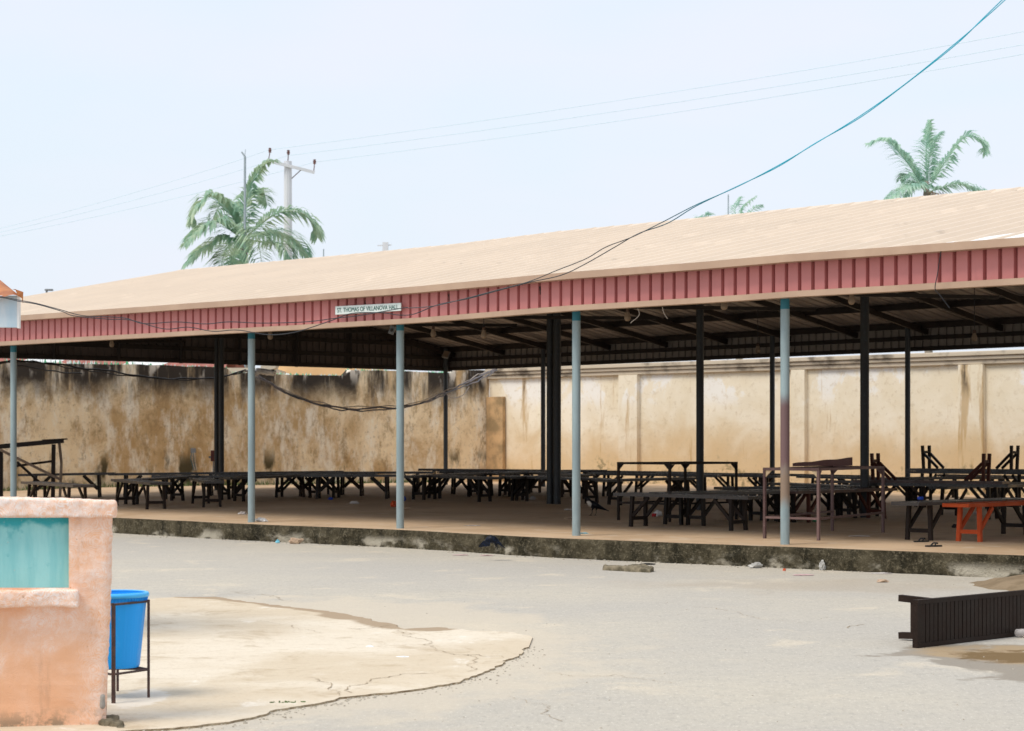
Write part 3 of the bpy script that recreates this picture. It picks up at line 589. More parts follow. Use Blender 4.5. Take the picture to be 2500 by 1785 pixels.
# sign board
u0, u1 = u_at(819.3, WF - .04), u_at(979.3, WF - .04)
def zpx(px, py, wv): p = hp(u_at(px, wv), wv); return CAMZ + (HZ - py) / F * p.y
q = [hp(u0, WF - .03, zpx(820, 769.2, WF)), hp(u1, WF - .03, zpx(979.2, 759.4, WF)), hp(u1, WF - .03, zpx(979.2, 740, WF)), hp(u0, WF - .03, zpx(819.2, 748.6, WF))]
sg = empty('sign_board', q[0], 'long white name board with green capital letters fixed to the red fascia', 'sign')
wn = Vector((W_.x, W_.y, 0)); mb = MB(); mb.prism(q, -wn * .018); bevel(mb.build('board', M['signw'], sg), .004)
fc = bpy.data.curves.new('lettering', 'FONT'); fc.body = 'ST. THOMAS OF VILLANOVA HALL'; fc.size = 1; fc.extrude = .01; fo = bpy.data.objects.new('tmp', fc); C.objects.link(fo)
bpy.context.view_layer.update(); me = bpy.data.meshes.new_from_object(fo.evaluated_get(bpy.context.evaluated_depsgraph_get())); bpy.data.objects.remove(fo)
xs = [v.co.x for v in me.vertices]; ys = [v.co.y for v in me.vertices]; x0, x1, y0, y1 = min(xs), max(xs), min(ys), max(ys)
for v in me.vertices:
    s = .035 + .93 * (v.co.x - x0) / (x1 - x0); t = .24 + .54 * (v.co.y - y0) / (y1 - y0)
    p = q[0].lerp(q[1], s).lerp(q[3].lerp(q[2], s), t) - wn * (.0195 if v.co.z < 0 else .023); v.co = p - sg.location
me.materials.append(M['letter']); o = bpy.data.objects.new('lettering', me); C.objects.link(o); o.parent = sg

# ------------------------------------------------------------------ benches
cache = {}
def bench_meshes(L, W, H, mat, inset=.36):
    key = (L, W, H, mat, inset)
    if key in cache: return cache[key]
    m = M[mat]; T = .05; parts = []
    m_top = M.get(mat + '_top', m); t = MB(); hw = W / 2
    for s in (-1, 1): t.box((0, s * (hw - .0175), H - T / 2), (L, .035, T))
    for s in (-1, 1): t.box((s * (L / 2 - .03), 0, H - T / 2 - .002), (.06, W - .072, T - .004))
    x = -L / 2 + .085
    while x < L / 2 - .07:
        t.box((x, 0, H - .014 - random.random() * .003), (.047, W - .07, .018)); x += .056
    parts.append(('tabletop', t.mesh('tabletop', m_top)))
    ins = min(inset, L * .17); lx = L / 2 - ins
    for sx in (-1, 1):
        for sy in (-1, 1):
            g = MB(); top = Vector((sx * lx, sy * (hw - .055), H - T - .001)); bo = Vector((sx * (lx + .015), sy * (hw - .035), 0)); g.bar(bo, top, .052, .052, (1, 0, 0)); parts.append(('leg', g.mesh('leg', m)))
            g = MB(); a = bo.lerp(top, .36) + Vector((-sx * .026, -sy * .002, 0)); b = Vector((sx * (lx - .33), sy * (hw - .055), H - T - .012)); g.bar(a, b, .036, .05); parts.append(('brace', g.mesh('brace', m)))
        g = MB(); z = .135; g.bar((sx * (lx + .012), -(hw - .063), z), (sx * (lx + .012), hw - .063, z), .03, .055); parts.append(('stretcher', g.mesh('stretcher', m)))
    cache[key] = (parts, ins); return cache[key]
BN = 0
def bench(px, py, yaw, L=2.4, W=.36, H=.52, mat='wood', label=None, group=None, flip=None, at=None):
    """px, py = floor point under the nearer pair of legs; yaw = where the bench runs from there (degrees from +X)"""
    parts, ins = bench_meshes(L, W, H, mat); d = Vector((math.cos(R(yaw)), math.sin(R(yaw)), 0))
    p = (GF(px, py) if at is None else at); c = p + d * (L / 2 - ins)
    if at is None: c.z = floor_z(c.x, c.y) - .004
    o = empty('wooden_bench', c, label, 'bench', group)
    tilt = 0
    if at is None:
        e = p + d * (L - 2 * ins); tilt = math.atan2(floor_z(e.x, e.y) - floor_z(p.x, p.y), L - 2 * ins)
    o.rotation_euler = (0, -tilt, R(yaw))
    if flip is not None: o.location.z = flip; o.rotation_euler = (math.pi, 0, R(yaw))
    for n_, me in parts:
        b = bpy.data.objects.new(n_, me); C.objects.link(b); b.parent = o
    return o
FAR = 'dark benches in the back rows under the hall roof'
FL = 'dark slatted wooden bench among the crowded back rows of the hall'
BL = [
 # left part
 (188, 1250, 122, 3.0, .42, .53, 'wood2', 'long dark bench whose end rises just above the peach wall coping'),
 (242, 1213, 186, 2.1, .40, .55, 'wood', 'dark bench nearest the leaning timber frame, end legs braced to the left'),
 (380, 1243, 116, 2.9, .42, .53, 'wood2', 'worn dark bench pointing at the camera just right of the peach wall end'),
 (517, 1238, 106, 2.4, .40, .53, 'wood2', 'short looking bench seen end on just left of the second front column'),
 (515, 1208, 182, 2.6, .38, .53, 'wood', 'long bench crosswise at the back below the red switch box'),
 (322, 1231, 64, 2.3, .36, .52, 'wood', 'dark bench behind the worn bench by the peach wall, running to the back'),
 (415, 1218, -24, 2.1, .36, .52, 'wood', 'bench with two parallel braces left of the red switch box'),
 (585, 1224, 44, 2.7, .38, .52, 'wood', 'bench whose near legs stand half behind the second front column'),
 (683, 1213, -18, 2.0, .36, .52, 'wood', None),
 (737, 1212, 196, 2.2, .36, .52, 'wood', None),
 (800, 1204, 186, 2.9, .38, .53, 'wood', None),
 (778, 1217, -6, 2.2, .36, .52, 'wood', 'bench with crossed looking legs midway between second and third front columns'),
 (837, 1205, -4, 2.4, .36, .52, 'wood', None),
 (882, 1209, 176, 2.0, .36, .52, 'wood', None),
 (1023, 1220, 48, 2.4, .38, .52, 'wood', 'bench with its near legs just right of the third front column'),
 (1062, 1216, 50, 2.4, .38, .52, 'wood', None),
 (1182, 1225, 134, 2.4, .38, .52, 'wood', 'bench slanting back to the left, near legs left of the double dark column'),
 (1108, 1204, 12, 2.4, .36, .52, 'wood', None),
 (1275, 1223, 44, 2.4, .38, .52, 'wood', 'bench above the white litter beside the double dark column'),
 (1233, 1211, 46, 2.4, .38, .52, 'wood', None),
 (1308, 1203, 40, 2.4, .38, .52, 'wood', None),
 (1150, 1208, 4, 2.6, .38, .52, 'wood', None),
 (1060, 1198, -2, 2.9, .38, .52, 'wood', None),
 (1382, 1213, 136, 2.4, .38, .52, 'wood', None),
 (1443, 1229, 138, 2.7, .40, .52, 'wood', 'dark bench right behind the standing crow'),
 (1502, 1233, 40, 2.6, .40, .52, 'wood', 'bench under the far end of the dark box frame, left of the third dark column'),
 (1480, 1212, -20, 2.9, .40, .52, 'wood', None),
 (1560, 1206, -25, 2.9, .40, .52, 'wood', None),
 (1640, 1212, -28, 2.9, .40, .52, 'wood', None),
 (1430, 1203, -10, 2.9, .40, .52, 'wood', None),
 # near right
 (1560, 1285, -45, 2.7, .42, .53, 'wood2', 'front dark slatted bench broadside between fourth and fifth front columns'),
 (1645, 1281, 43, 2.8, .42, .53, 'wood', 'left one of two benches end on behind the broadside front bench'),
 (1700, 1283, 40, 2.8, .42, .53, 'wood', 'right one of two benches end on behind the broadside front bench'),
 (1800, 1262, 20, 2.6, .40, .53, 'wood', 'dark bench left of the rusty column behind the metal box frame'),
 (1956, 1275, 46, 2.9, .40, .53, 'darkred', 'dark red legged bench standing behind the rusty banded column'),
 (1879, 1271, 40, 2.7, .40, .53, 'wood', 'black bench directly left of the dark red legged bench'),
 (2086, 1256, 128, 2.4, .40, .53, 'wood', 'bench behind the rusty metal box frame, brace leaning left'),
 (2040, 1239, 20, 2.6, .40, .53, 'wood', None),
 (1990, 1222, -30, 2.8, .40, .53, 'wood', None),
 (1850, 1213, -24, 2.9, .40, .53, 'wood', None),
 (2245, 1318.7, 46, 3.2, .44, .53, 'wood2', 'dark front bench beside the orange red bench, blue scrap on its top'),
 (2367.6, 1322, 46, 3.2, .40, .52, 'redwood', 'orange red painted bench at the right front of the hall'),
 (2318, 1258, 44, 2.7, .40, .53, 'wood', 'black bench behind the orange red bench'),
 (2235, 1238, 30, 2.9, .42, .60, 'wood', 'bright topped bench right of the far pipe column in the right bay'),
 (2425, 1243, 30, 2.6, .40, .53, 'wood', None),
 (2440, 1226, -10, 2.6, .40, .55, 'wood', None),
 (2330, 1215, -20, 2.9, .40, .53, 'wood', None),
]
for (px, py, yaw, L, W, H, mt, lb) in BL:
    if lb is None: mt = ('wood', 'wood2', 'wood', 'brownwood')[(px * 7 + int(py)) % 4]
    o = bench(px, py, yaw, L, W, H, mt, lb or FL, FAR if lb is None else 'wooden benches in the hall')
    u, wv = uw(o.location.x, o.location.y)
    if wv > 17.5: print('bench beyond roof', px, py, round(u, 1), round(wv, 1))
# supports and the two benches lying upside down on them
def px_at(px, Y, z): return Vector(((px - CX) / F * Y, Y, z))
a = px_at(2133, 36.2, 0); a.z = floor_z(a.x, a.y)
bench(0, 0, -34, 2.9, .44, .60, 'wood', 'black bench carrying the upside down bench in the middle of the right bay', 'wooden benches in the hall', at=a)
bench(0, 0, -34, 2.75, .34, .52, 'darkred', 'dark red bench lying upside down on a bench, legs in the air', 'wooden benches in the hall', at=px_at(2138, 36.2, 0), flip=.27 + .60 + .002 + .52 + .02)
a = px_at(2262, 42, 0); a.z = floor_z(a.x, a.y)
bench(0, 0, -42, 2.9, .44, .69, 'wood', 'tall black bench at the back carrying an upside down bench', 'wooden benches in the hall', at=a)
bench(0, 0, -42, 2.7, .34, .52, 'wood', 'black bench lying upside down on the tall bench at the back right', 'wooden benches in the hall', at=px_at(2262, 42, 0), flip=a.z + .69 + .002 + .52)
# bench tipped on its side in the yard
parts, ins = bench_meshes(3.0, .37, .50, 'wood3', .49)
g0 = G(2240.8, 1583, 0); d = Vector((math.cos(R(44)), math.sin(R(44)), 0)); nrm = Vector((d.y, -d.x, 0))
o = empty('wooden_bench', (0, 0, 0), 'dark slatted bench tipped on its side in the yard, top facing the camera', 'bench', 'wooden benches in the hall')
X = d; Zl = nrm; Yl = Zl.cross(X)                  # local z (up of the bench) points towards the camera side
cpos = g0 + d * 1.5 - nrm * .50 + Vector((0, 0, .186))
o.matrix_world = Matrix(((X.x, Yl.x, Zl.x, cpos.x), (X.y, Yl.y, Zl.y, cpos.y), (X.z, Yl.z, Zl.z, cpos.z), (0, 0, 0, 1)))
for n_, me in parts:
    b = bpy.data.objects.new(n_, me); C.objects.link(b); b.parent = o

# ------------------------------------------------------------------ metal box frames and plank
def box_frame(A, dirA, La, dirB, Lb, H, label, mat, gus):
    z0 = floor_z(A.x, A.y); A = Vector((A.x, A.y, z0)); a = Vector((math.cos(R(dirA)), math.sin(R(dirA)), 0)) * La; b = Vector((math.cos(R(dirB)), math.sin(R(dirB)), 0)) * Lb
    o = empty('box_frame', A, label, 'metal frame', 'metal box frames in the hall'); t = .038
    cs = [A, A + a, A + a + b, A + b]
    for c in cs: bevel(MB().bar(c, c + D * (H - t), t, t, (a.x, a.y, 0)).build('leg', M[mat], o), .003)
    for i in range(4):
        p, q = cs[i], cs[(i + 1) % 4]; e = (q - p).normalized() * (t / 2)
        if i % 2 == 0: MB().bar(p - e + D * (H - t / 2), q + e + D * (H - t / 2), t, t).build('top_rail', M[mat], o)
        else: MB().bar(p + e + D * (H - t / 2), q - e + D * (H - t / 2), t, t - .004).build('top_rail', M[mat], o)
        if i != 2: MB().bar(p + e + D * (H * .30), q - e + D * (H * .30), t * .6, t * .8).build('lower_rail', M[mat], o)
        for s, (r, w2) in enumerate(((p, e), (q, -e))):
            k = w2.normalized(); mb = MB(); nn = Vector((-k.y, k.x, 0)) * .006
            pts = [r + k * .02 + D * (H - .13), r + k * .02 + D * (H - t), r + k * .12 + D * (H - t)]
            mb.prism([x - nn for x in pts], nn * 2); mb.build('gusset', M['gusset' if gus and i == 0 else mat], o)
    return o
fa = GF(1867, 1315); fb = GF(1998.4, 1320); fcn = GF(2032, 1296.3)
da = math.degrees(math.atan2(fb.y - fa.y, fb.x - fa.x)); db = da + 90
box_frame(fa, da, (fb - fa).length, math.degrees(math.atan2(fcn.y - fa.y, fcn.x - fa.x)), (fcn - fa).length, .98, 'rusty metal box frame with cream corner plates by the banded column', 'frame', True)
fd = GF(1510, 1270); box_frame(fd, -46, 1.15, 44, 1.7, .98, 'black metal box frame standing behind the broadside front bench', 'wood2', False)
pa, pb = P(1935, 1127, 29.6), P(2077, 1130, 30.6); pa.z = pb.z = .27 + .982
mb = MB(); n = 16; lo = []; hi = []
for i in range(n + 1):
    p = pa.lerp(pb, i / n); h = .045 + .075 * (i / n) + .005 * math.sin(i * .9); lo.append(p); hi.append(p + D * h)
off = Vector((.03, .02, 0)); mb.grid([lo, hi, [x + off for x in hi], [x + off for x in lo], lo]); mb.add([lo[0], hi[0], hi[0] + off, lo[0] + off], [(0, 1, 2, 3)]); mb.add([lo[-1], hi[-1], hi[-1] + off, lo[-1] + off], [(3, 2, 1, 0)])
tag(mb.build('plank', M['board'], org=pa), 'warped maroon plank standing on edge on the rusty box frame', 'plank')

# ------------------------------------------------------------------ timber frame at far left
o0 = P(90, 1215, 44.5); o0.z = .45
tf = empty('timber_frame', o0, 'rough timber stall frame with diagonal planks at the far left of the hall', 'timber frame')
Yt = 44.5
def tb(p, q, a, b, name, m_, dy=0, dy2=None): MB().bar(P(p[0], p[1], Yt + dy), P(q[0], q[1], Yt + (dy if dy2 is None else dy2)), b, a, (0, 1, 0)).build(name, M[m_], tf)
tb((-60, 1096), (155, 1076), .09, .10, 'top_beam', 'wood'); tb((105, 1075), (163, 1072), .16, .03, 'top_board', 'wood2')
tb((131, 1085), (129, 1224), .075, .075, 'post', 'wood2', .1); tb((144, 1076), (150, 1130), .06, .05, 'post', 'rawwood', .3); tb((150, 1128), (146, 1222), .055, .05, 'post', 'rawwood', .3)
tb((0, 1098), (150, 1172), .075, .05, 'diagonal_plank', 'rawwood', -.25, .1); tb((42, 1128), (110, 1190), .065, .05, 'diagonal_plank', 'wood2', .5)
tb((30, 1139), (128, 1126), .05, .05, 'rail', 'wood2', .16); tb((3, 1098), (3, 1235), .075, .07, 'post', 'wood', .2)

# ------------------------------------------------------------------ boundary walls
lw0, lw1 = hp(UMIN, -6), hp(UMIN, WBACK); thick = .22
bw = empty('stained_wall', hp(UMIN, 8, .3), 'old brown plaster boundary wall with black stains and broken glass on top', 'wall')
def LU(wv): return UMIN - max(0, WBACK - wv) * .11
def ltop(wv):
    px = px_of(hp(LU(wv), wv)); return 3.58 if px < 560 else (3.45 if px < 855 else (3.62 if px < 1100 else 3.72))
nn = 150; rows = []; mb = MB()
zs = [0, .4, .9, 1.5, 2.1, 2.7, 3.1, 3.3]
def lwall_pt(wv, z, off=0):
    p = hp(LU(wv) + off, wv, z); k = .02 * fbm(p, .8) + .012 * fbm(p, 4); return hp(LU(wv) + off + k, wv, z)
wvs = [-6 + (WBACK + 6) * i / nn for i in range(nn + 1)]
for z in zs: rows.append([lwall_pt(wv, z) for wv in wvs])
rows.append([lwall_pt(wv, ltop(wv) + .03 * fbm((wv, 1, 1), 1.3)) for wv in wvs])
rows.append([hp(LU(wv) - thick, wv, ltop(wv) + .03 * fbm((wv, 1, 2), 1.3)) for wv in wvs]); rows.append([hp(LU(wv) - thick, wv, -.1) for wv in wvs])
mb.grid(rows); mb.build('wall_body', M['oldwall'], bw)
mg, mw_ = MB(), MB()
for i in range(520):
    wv = random.uniform(-2, WBACK - .5); t = ltop(wv); p = hp(LU(wv) - random.uniform(.02, .2), wv, t - .01); h = random.uniform(.03, .12) * (1.25 if t > 3.5 and wv < 10 else .7); s = random.uniform(.015, .04)
    k = mg if random.random() < .5 else mw_; a = random.uniform(0, 3.14); e = Vector((math.cos(a), math.sin(a), 0)) * s; g = Vector((-e.y, e.x, 0)) * .3; tp = p + D * h + e * random.uniform(-.8, .8)
    k.add([p - e - g, p + e - g, p + e + g, p - e + g, tp], [(0, 1, 4), (1, 2, 4), (2, 3, 4), (3, 0, 4)])
for k, m_ in ((mg, 'shard_g'), (mw_, 'shard_w')):
    o = k.build('glass_shards', M[m_], bw); o['kind'] = 'stuff'
# brown pier at the corner, pale quoin above
mb = MB(); ua = u_at(1187, WBACK - .14); ub = u_at(1227, WBACK - .14); mb.box((0, 0, 0), (0, 0, 0)) if False else None
mb.prism([hp(ua, WBACK - .14, .3), hp(ub, WBACK - .14, .3), hp(ub, WBACK - .02, .3), hp(ua, WBACK - .02, .3)], (0, 0, CAMZ + (HZ - 968) / F * 58.6 - .3))
mb.build('corner_pier', simple('brown_pier', (.58, .38, .20), (.30, .21, .11), 2.2, .9, .3, 20), bw)
rw = empty('cream_wall', hp(8, WBACK, .3), 'tall cream plaster boundary wall with ochre damp stains and moulded coping', 'wall')
mb = MB(); nn = 140; rows = []; uvs = [UMIN + .0 + (UMAX + 6 - UMIN) * i / nn for i in range(nn + 1)]
for z in (0, .5, 1, 1.6, 2.2, 2.8, 3.2, 3.46): rows.append([hp(u, WBACK + .015 * fbm((u, z, 0), 1) + .005 * fbm((u, z, 0), 5), z) for u in uvs])
rows.append([hp(u, WBACK + .2, 3.46) for u in uvs]); rows.append([hp(u, WBACK + .2, 0) for u in uvs]); mb.grid(rows); mb.build('wall_body', M['cream'], rw)
for pxa, pxb in ((1511, 1556), (1932, 1965), (2340, 2400), (2700, 2760)):
    a_, b_ = u_at(pxa, WBACK - .12), u_at(pxb, WBACK - .12); MB().prism([hp(a_, WBACK - .14, .2), hp(b_, WBACK - .14, .2), hp(b_, WBACK + .03, .2), hp(a_, WBACK + .03, .2)], (0, 0, 3.255)).build('pilaster', M['cream'], rw)
cop = simple('stained_coping', (.58, .50, .39), (.15, .12, .09), 1.3, .9, .3, 20, (1, 1, 1.5), .48, .70)
for z0, z1, ov in ((3.46, 3.56, .10), (3.568, 3.65, .15), (3.66, 3.765, .20)):
    mb = MB(); mb.prism([hp(UMIN, WBACK - ov, z0), hp(UMAX + 6, WBACK - ov, z0), hp(UMAX + 6, WBACK + .3, z0), hp(UMIN, WBACK + .3, z0)], (0, 0, z1 - z0)); bevel(mb.build('coping', cop, rw), .015)
# grass and weeds along the foot of the old wall
mb = MB()
for i in range(1500):
    wv = random.uniform(2, WBACK - 2); u = LU(wv) + abs(random.gauss(0, .22)) + .03; p = hp(u, wv); p.z = floor_z(p.x, p.y); a = random.uniform(0, 6.28); h = random.uniform(.04, .17); e = Vector((math.cos(a), math.sin(a), 0))
    mb.add([p - e * .012, p + e * .012, p + Vector((random.gauss(0, .04), random.gauss(0, .04), h))], [(0, 1, 2)])
tag(mb.build('grass', M['weed']), 'thin weeds along the foot of the stained wall', 'grass', None, 'stuff')
# cables slung along the wall
cb = empty('cable_bundle', P(735, 980, 51), 'sagging bundle of grey cables slung along the stained wall', 'cable')
def slung(pts, r, m_, n=8, wig=.0):
    q = spline([P(x, y, Yv) for x, y, Yv in pts], n); q = [p + Vector((0, 0, wig * fbm(p + Vector((0, 0, r * 900)), 2.2))) for p in q]; mb = MB(); mb.tube(q, r, 6); return mb
for k, (dy, r, m_) in enumerate(((0, .022, 'bundle'), (4, .018, 'bundle'), (-3, .012, 'palecable'))):
    slung([(600, 905 + dy * .4, 50.6), (640, 925 + dy, 50.7), (690, 953 + dy, 50.9), (740, 975 + dy, 51.1), (800, 991 + dy, 51.3), (860, 997 + dy * 1.3, 51.5), (960, 995 + dy, 52), (1000, 990 + dy, 52.2), (1060, 970 + dy, 53), (1110, 948 + dy, 54), (1160, 925 + dy * 2, 55.2), (1213, 899 + dy, 56.6)], r, m_, wig=.05).build('cable', M[m_], cb)
slung([(1090, 962, 53.6), (1105, 972, 53.8), (1130, 965, 54.3), (1145, 945, 54.8)], .012, 'palecable').build('loose_loop', M['palecable'], cb)
cb2 = empty('cable_bundle', P(250, 910, 47.5), 'dark cables strung along the top of the stained wall at the left', 'cable')
for dy, r in ((0, .02), (3, .014)):
    slung([(-30, 890 + dy, 44.5), (25, 882 + dy, 45.2), (80, 883 + dy, 45.8), (160, 893 + dy, 46.6), (260, 907 + dy, 47.6), (360, 920 + dy, 48.6), (440, 926 + dy, 49.4), (500, 924 + dy, 50), (560, 914 + dy, 50.4), (600, 905 + dy, 50.6)], r, 'bundle', wig=.04).build('cable', M['cord'], cb2)
slung([(42, 893, 45.4), (80, 899, 45.8), (140, 906, 46.6), (200, 912, 47.2)], .016, 'wire', wig=.03).build('cable', M['cord'], cb2)
# switch box, cable outlet, floodlight
ps = P(521, 1113, 48.9); sb = empty('switch_box', ps, 'red brown electric switch box on a thin pipe beside the double column', 'switch box')
bevel(MB().box(ps, (.12, .10, .26)).build('box', M['redbox'], sb), .01); MB().tube([ps - D * .13, ps - D * .62], .014, 8).build('conduit', M['grey'], sb); MB().box(ps + Vector((-.08, -.03, -.03)), (.05, .04, .05)).build('lever', M['grey'], sb)
po = hp(u_at(472, 0), 0); 
wj = min((abs(px_of(hp(LU(q_ * .02), q_ * .02)) - 472), q_ * .02) for q_ in range(1000))[1]; kq = P(472, 1100, hp(LU(wj), wj).y - .06); jb = empty('cable_outlet', kq, 'open junction box on the stained wall with loose wires hanging out', 'junction box')
MB().box(kq, (.13, .08, .12)).build('box', M['grey'], jb); MB().box(kq + Vector((.17, 0, .03)), (.12, .02, .05), Matrix.Rotation(R(40), 3, 'Y')).build('lid', M['gusset'], jb)
for i in range(4): MB().tube(spline([kq + Vector((-.03 + i * .02, -.05, -.05)), kq + Vector((-.06 + i * .04, -.09, -.2)), kq + Vector((-.02 + i * .03, -.06, -.36)), kq + Vector((.02 + i * .03, -.05, -.52))], 5), .006, 5).build('wire', M['palecable' if i % 2 else 'wire'], jb)
kq = P(1089, 866, 53.9); fl = empty('floodlight', kq, 'small grey floodlight on the back corner column under the roof', 'lamp')
rt = Matrix.Rotation(R(-35), 3, 'X') @ Matrix.Rotation(R(18), 3, 'Y'); bevel(MB().box(kq, (.17, .05, .22), rt).build('housing', M['grey'], fl), .01); MB().box(kq + rt @ Vector((0, -.03, 0)), (.14, .01, .19), rt).build('glass', M['bulb'], fl); MB().bar(kq, kq + Vector((.12, .25, .05)), .03, .03).build('bracket', M['steel'], fl)
kq = P(957, 806, 33.8); sc_ = empty('security_camera', kq, 'small dome camera bracket beside the top of the third front column', 'camera')
bevel(MB().box(kq, (.09, .10, .14), Matrix.Rotation(R(20), 3, 'Y')).build('housing', M['grey'], sc_), .01); MB().tube([kq + Vector((0, -.05, 0)), kq + Vector((0, -.08, -.01))], .025, 10).build('lens', M['black'], sc_); MB().bar(kq, kq + Vector((.08, .05, .16)), .02, .02).build('bracket', M['steel'], sc_)

# hanging bulbs
def bulb(px, py, Y, label, cord=.25):
    p = P(px, py, Y); o = empty('hanging_bulb', p, label, 'light bulb', 'bulbs hanging under the hall roof')
    MB().lathe([(.0, -.085), (.03, -.078), (.048, -.05), (.05, -.01), (.035, .03), (.03, .06), (.0, .062)], p, 14).build('bulb', M['bulb'], o, True)
    MB().lathe([(.0, .12), (.024, .118), (.026, .062), (.0, .0619)], p, 10).build('socket', M['rustbeam'], o, True)
    MB().tube([p + D * .11, p + D * (.11 + cord)], .006, 5).build('cord', M['cord'], o); return o
for px, py, Y, lb, cd_ in ((273, 838, 42, 'bulb hanging in the dark gable end at the far left', .2), (660, 818, 37.5, 'bulb just right of the second front column', .2), (1058, 812, 36, 'bulb right of the third front column, left of a longer hanging bulb', .2), (1181, 815, 34, 'bulb on a long cord between third column and double dark column', .38), (1532, 771, 31, 'bulb above the two dangling pale wires', .2), (1768, 743, 29, 'bulb just below the fascia left of the banded column', .15), (1850, 852, 40, 'bulb on a long cord left of the top of the banded column', .7), (2079, 729, 27.5, 'bulb touching the fascia edge right of the banded column', .12), (2379, 822, 35, 'bulb on a very long cord at the right end of the hall', .9)):
    bulb(px, py, Y, lb, cd_)
for k, pts in enumerate(([(1557, 753), (1561, 766), (1555, 776), (1543, 785), (1540, 789)], [(1617, 750), (1620, 762), (1626, 773), (1630, 778)])):
    u_ = u_at(pts[0][0], .1); Yh = hp(u_, .1).y; q = spline([P(x, y, Yh + i * .02) for i, (x, y) in enumerate(pts)], 5)
    tag(MB().tube(q, .0055, 6).build('dangling_wire', M['palecable'], org=q[0]), ('curled pale wire end dangling under the fascia, left of the straight one', 'straight pale wire end dangling under the fascia, right of the curled one')[k], 'wire')
u_ = u_at(2297, WF - .14); Yh = hp(u_, WF - .14).y; q = spline([P(x, y, Yh) for x, y in ((2316, 598), (2301, 603), (2295, 628), (2289, 668), (2283, 705), (2296, 722), (2318, 752))], 6)
tag(MB().tube(q, .006, 6).build('loose_wire', M['cord'], org=q[0]), 'thin dark wire hanging down over the fascia at the right', 'wire')

# ------------------------------------------------------------------ peach wall in the foreground
wd = Vector((1, .2, 0)).normalized(); wb = Vector((-wd.y, wd.x, 0)); B0 = Vector((-2.26, 11.4, 0))
def WP(px, py, off=0):                # point of the front plane of the wall (moved back by off)
    k = (px - CX) / F; o_ = B0 + wb * off; t = (k * o_.y - o_.x) / (wd.x - k * wd.y); p = o_ + wd * t; return Vector((p.x, p.y, CAMZ + (HZ - py) / F * p.y))
pw = empty('peach_wall', B0, 'low peach plastered wall with rough coping, ledge and teal panel in the left foreground', 'wall')
RE = [(1200, 274), (1262, 273), (1400, 271), (1500, 268), (1640, 261), (1720, 258), (1800, 257), (1860, 256)]
ys_ = [1245 + i * 9.5 for i in range(68)]; yn0, yn1, xn = 1262, 1432, 168
xs_n = 34
def front(px, py):
    p = WP(px, py); k = .007 * fbm(p, 5) + .003 * fbm(p, 22); return p + wb * k
mb = MB(); rows = []
for y in ys_:
    re = interp(RE, y) + 3.0 * fbm((y * .05, 2, 0), 1) + 1.6 * fbm((y * .3, 5, 0), 1); xl = -420; xx = [xl, -250, -100, 0, 60, 110, 140, 155, xn] + [xn + (re - xn) * i / 9 for i in range(1, 10)]
    r = [front(x, y) for x in xx]; e = r[-1] - r[-2]; r[-1] = r[-1] + wb * .012; r.append(r[-1] + wb * .035 + wd * .004); r.append(r[-1] + wb * .22 + wd * -.002); rows.append(r)
for j in range(len(rows) - 1):
    yc = (ys_[j] + ys_[j + 1]) / 2; n = len(rows[0]); base = len(mb.v); mb.v += rows[j] + rows[j + 1]
    for i in range(n - 1):
        if yn0 < yc < yn1 and i < 8: continue
        mb.f.append((base + i, base + n + i, base + n + i + 1, base + i + 1)); mb.mi.append(0)
# reveal of the niche, back of the wall
rv = [front(xn, y) for y in ys_ if yn0 - 12 < y < yn1 + 12]; mb.grid([rv, [p + wb * .055 for p in rv]])
bk = [WP(-420, 1240, .27), WP(272, 1240, .27), WP(258, 1850, .27), WP(-420, 1850, .27)]; mb.add(bk, [(0, 1, 2, 3)])
mb.build('wall_body', M['orange'], pw, True)
mb = MB(); mb.grid([[WP(x, y, .05) + wb * .006 * fbm((x * .05, y * .05, 0), 1) for x in (-420, -200, -50, 0, 40, 80, 120, 160, 176)] for y in (1252, 1290, 1330, 1370, 1410, 1440)]); mb.build('niche_panel', M['teal'], pw, True)
def slab_part(name, xa, xb, ya_l, ya_r, yb, fwd, back, n, amp, rnd):
    a = WP(xa, yb, -fwd); b = WP(xb, yb, -fwd); h = (HZ - ya_r) - (HZ - yb); Yv = b.y; hz_ = h / F * Yv; mb = MB()
    rough_box(mb, a, b - a, wb * (fwd + back), D * hz_, n, amp, rnd, 7)
    for v in mb.v:      # lift the far end a little, the masonry is not level
        t = (v - a).dot((b - a)) / (b - a).length_squared; v.z += (1 - t) * (ya_r - ya_l) / F * Yv * (1 if (v.z - a.z) > hz_ * .4 else .3)
    return mb.build(name, M['worn'], pw, True)
slab_part('coping', -420, 284, 1206, 1223, 1264, .03, .27, (150, 12, 12), .008, .15)
slab_part('ledge', -420, 192, 1443, 1441, 1483, .09, .06, (150, 12, 12), .009, .17)
p = WP(250, 1712, -.004); mb = MB(); rough_box(mb, p + Vector((-.018, -.004, -.045)), Vector((.03, 0, 0)), Vector((0, .03, 0)), Vector((0, 0, .085)), (4, 3, 8), .006, .5, 9); mb.build('chipped_patch', M['stain'], pw, True)
# stones at the foot of the wall
for i, (px, py, s) in enumerate(((272, 1769, .045), (285, 1778, .035), (262, 1776, .04), (296, 1782, .025))):
    p = G(px, py); mb = MB(); rough_box(mb, p - Vector((s, s, .01)), Vector((2 * s, 0, 0)), Vector((0, 2 * s, 0)), Vector((0, 0, s * 1.3)), (6, 6, 5), .014, .6, 12)
    tag(mb.build('stone', M['chunk'], org=p, smooth=True), 'small grey stone lying at the foot of the peach wall', 'stone', 'stones at the foot of the peach wall')

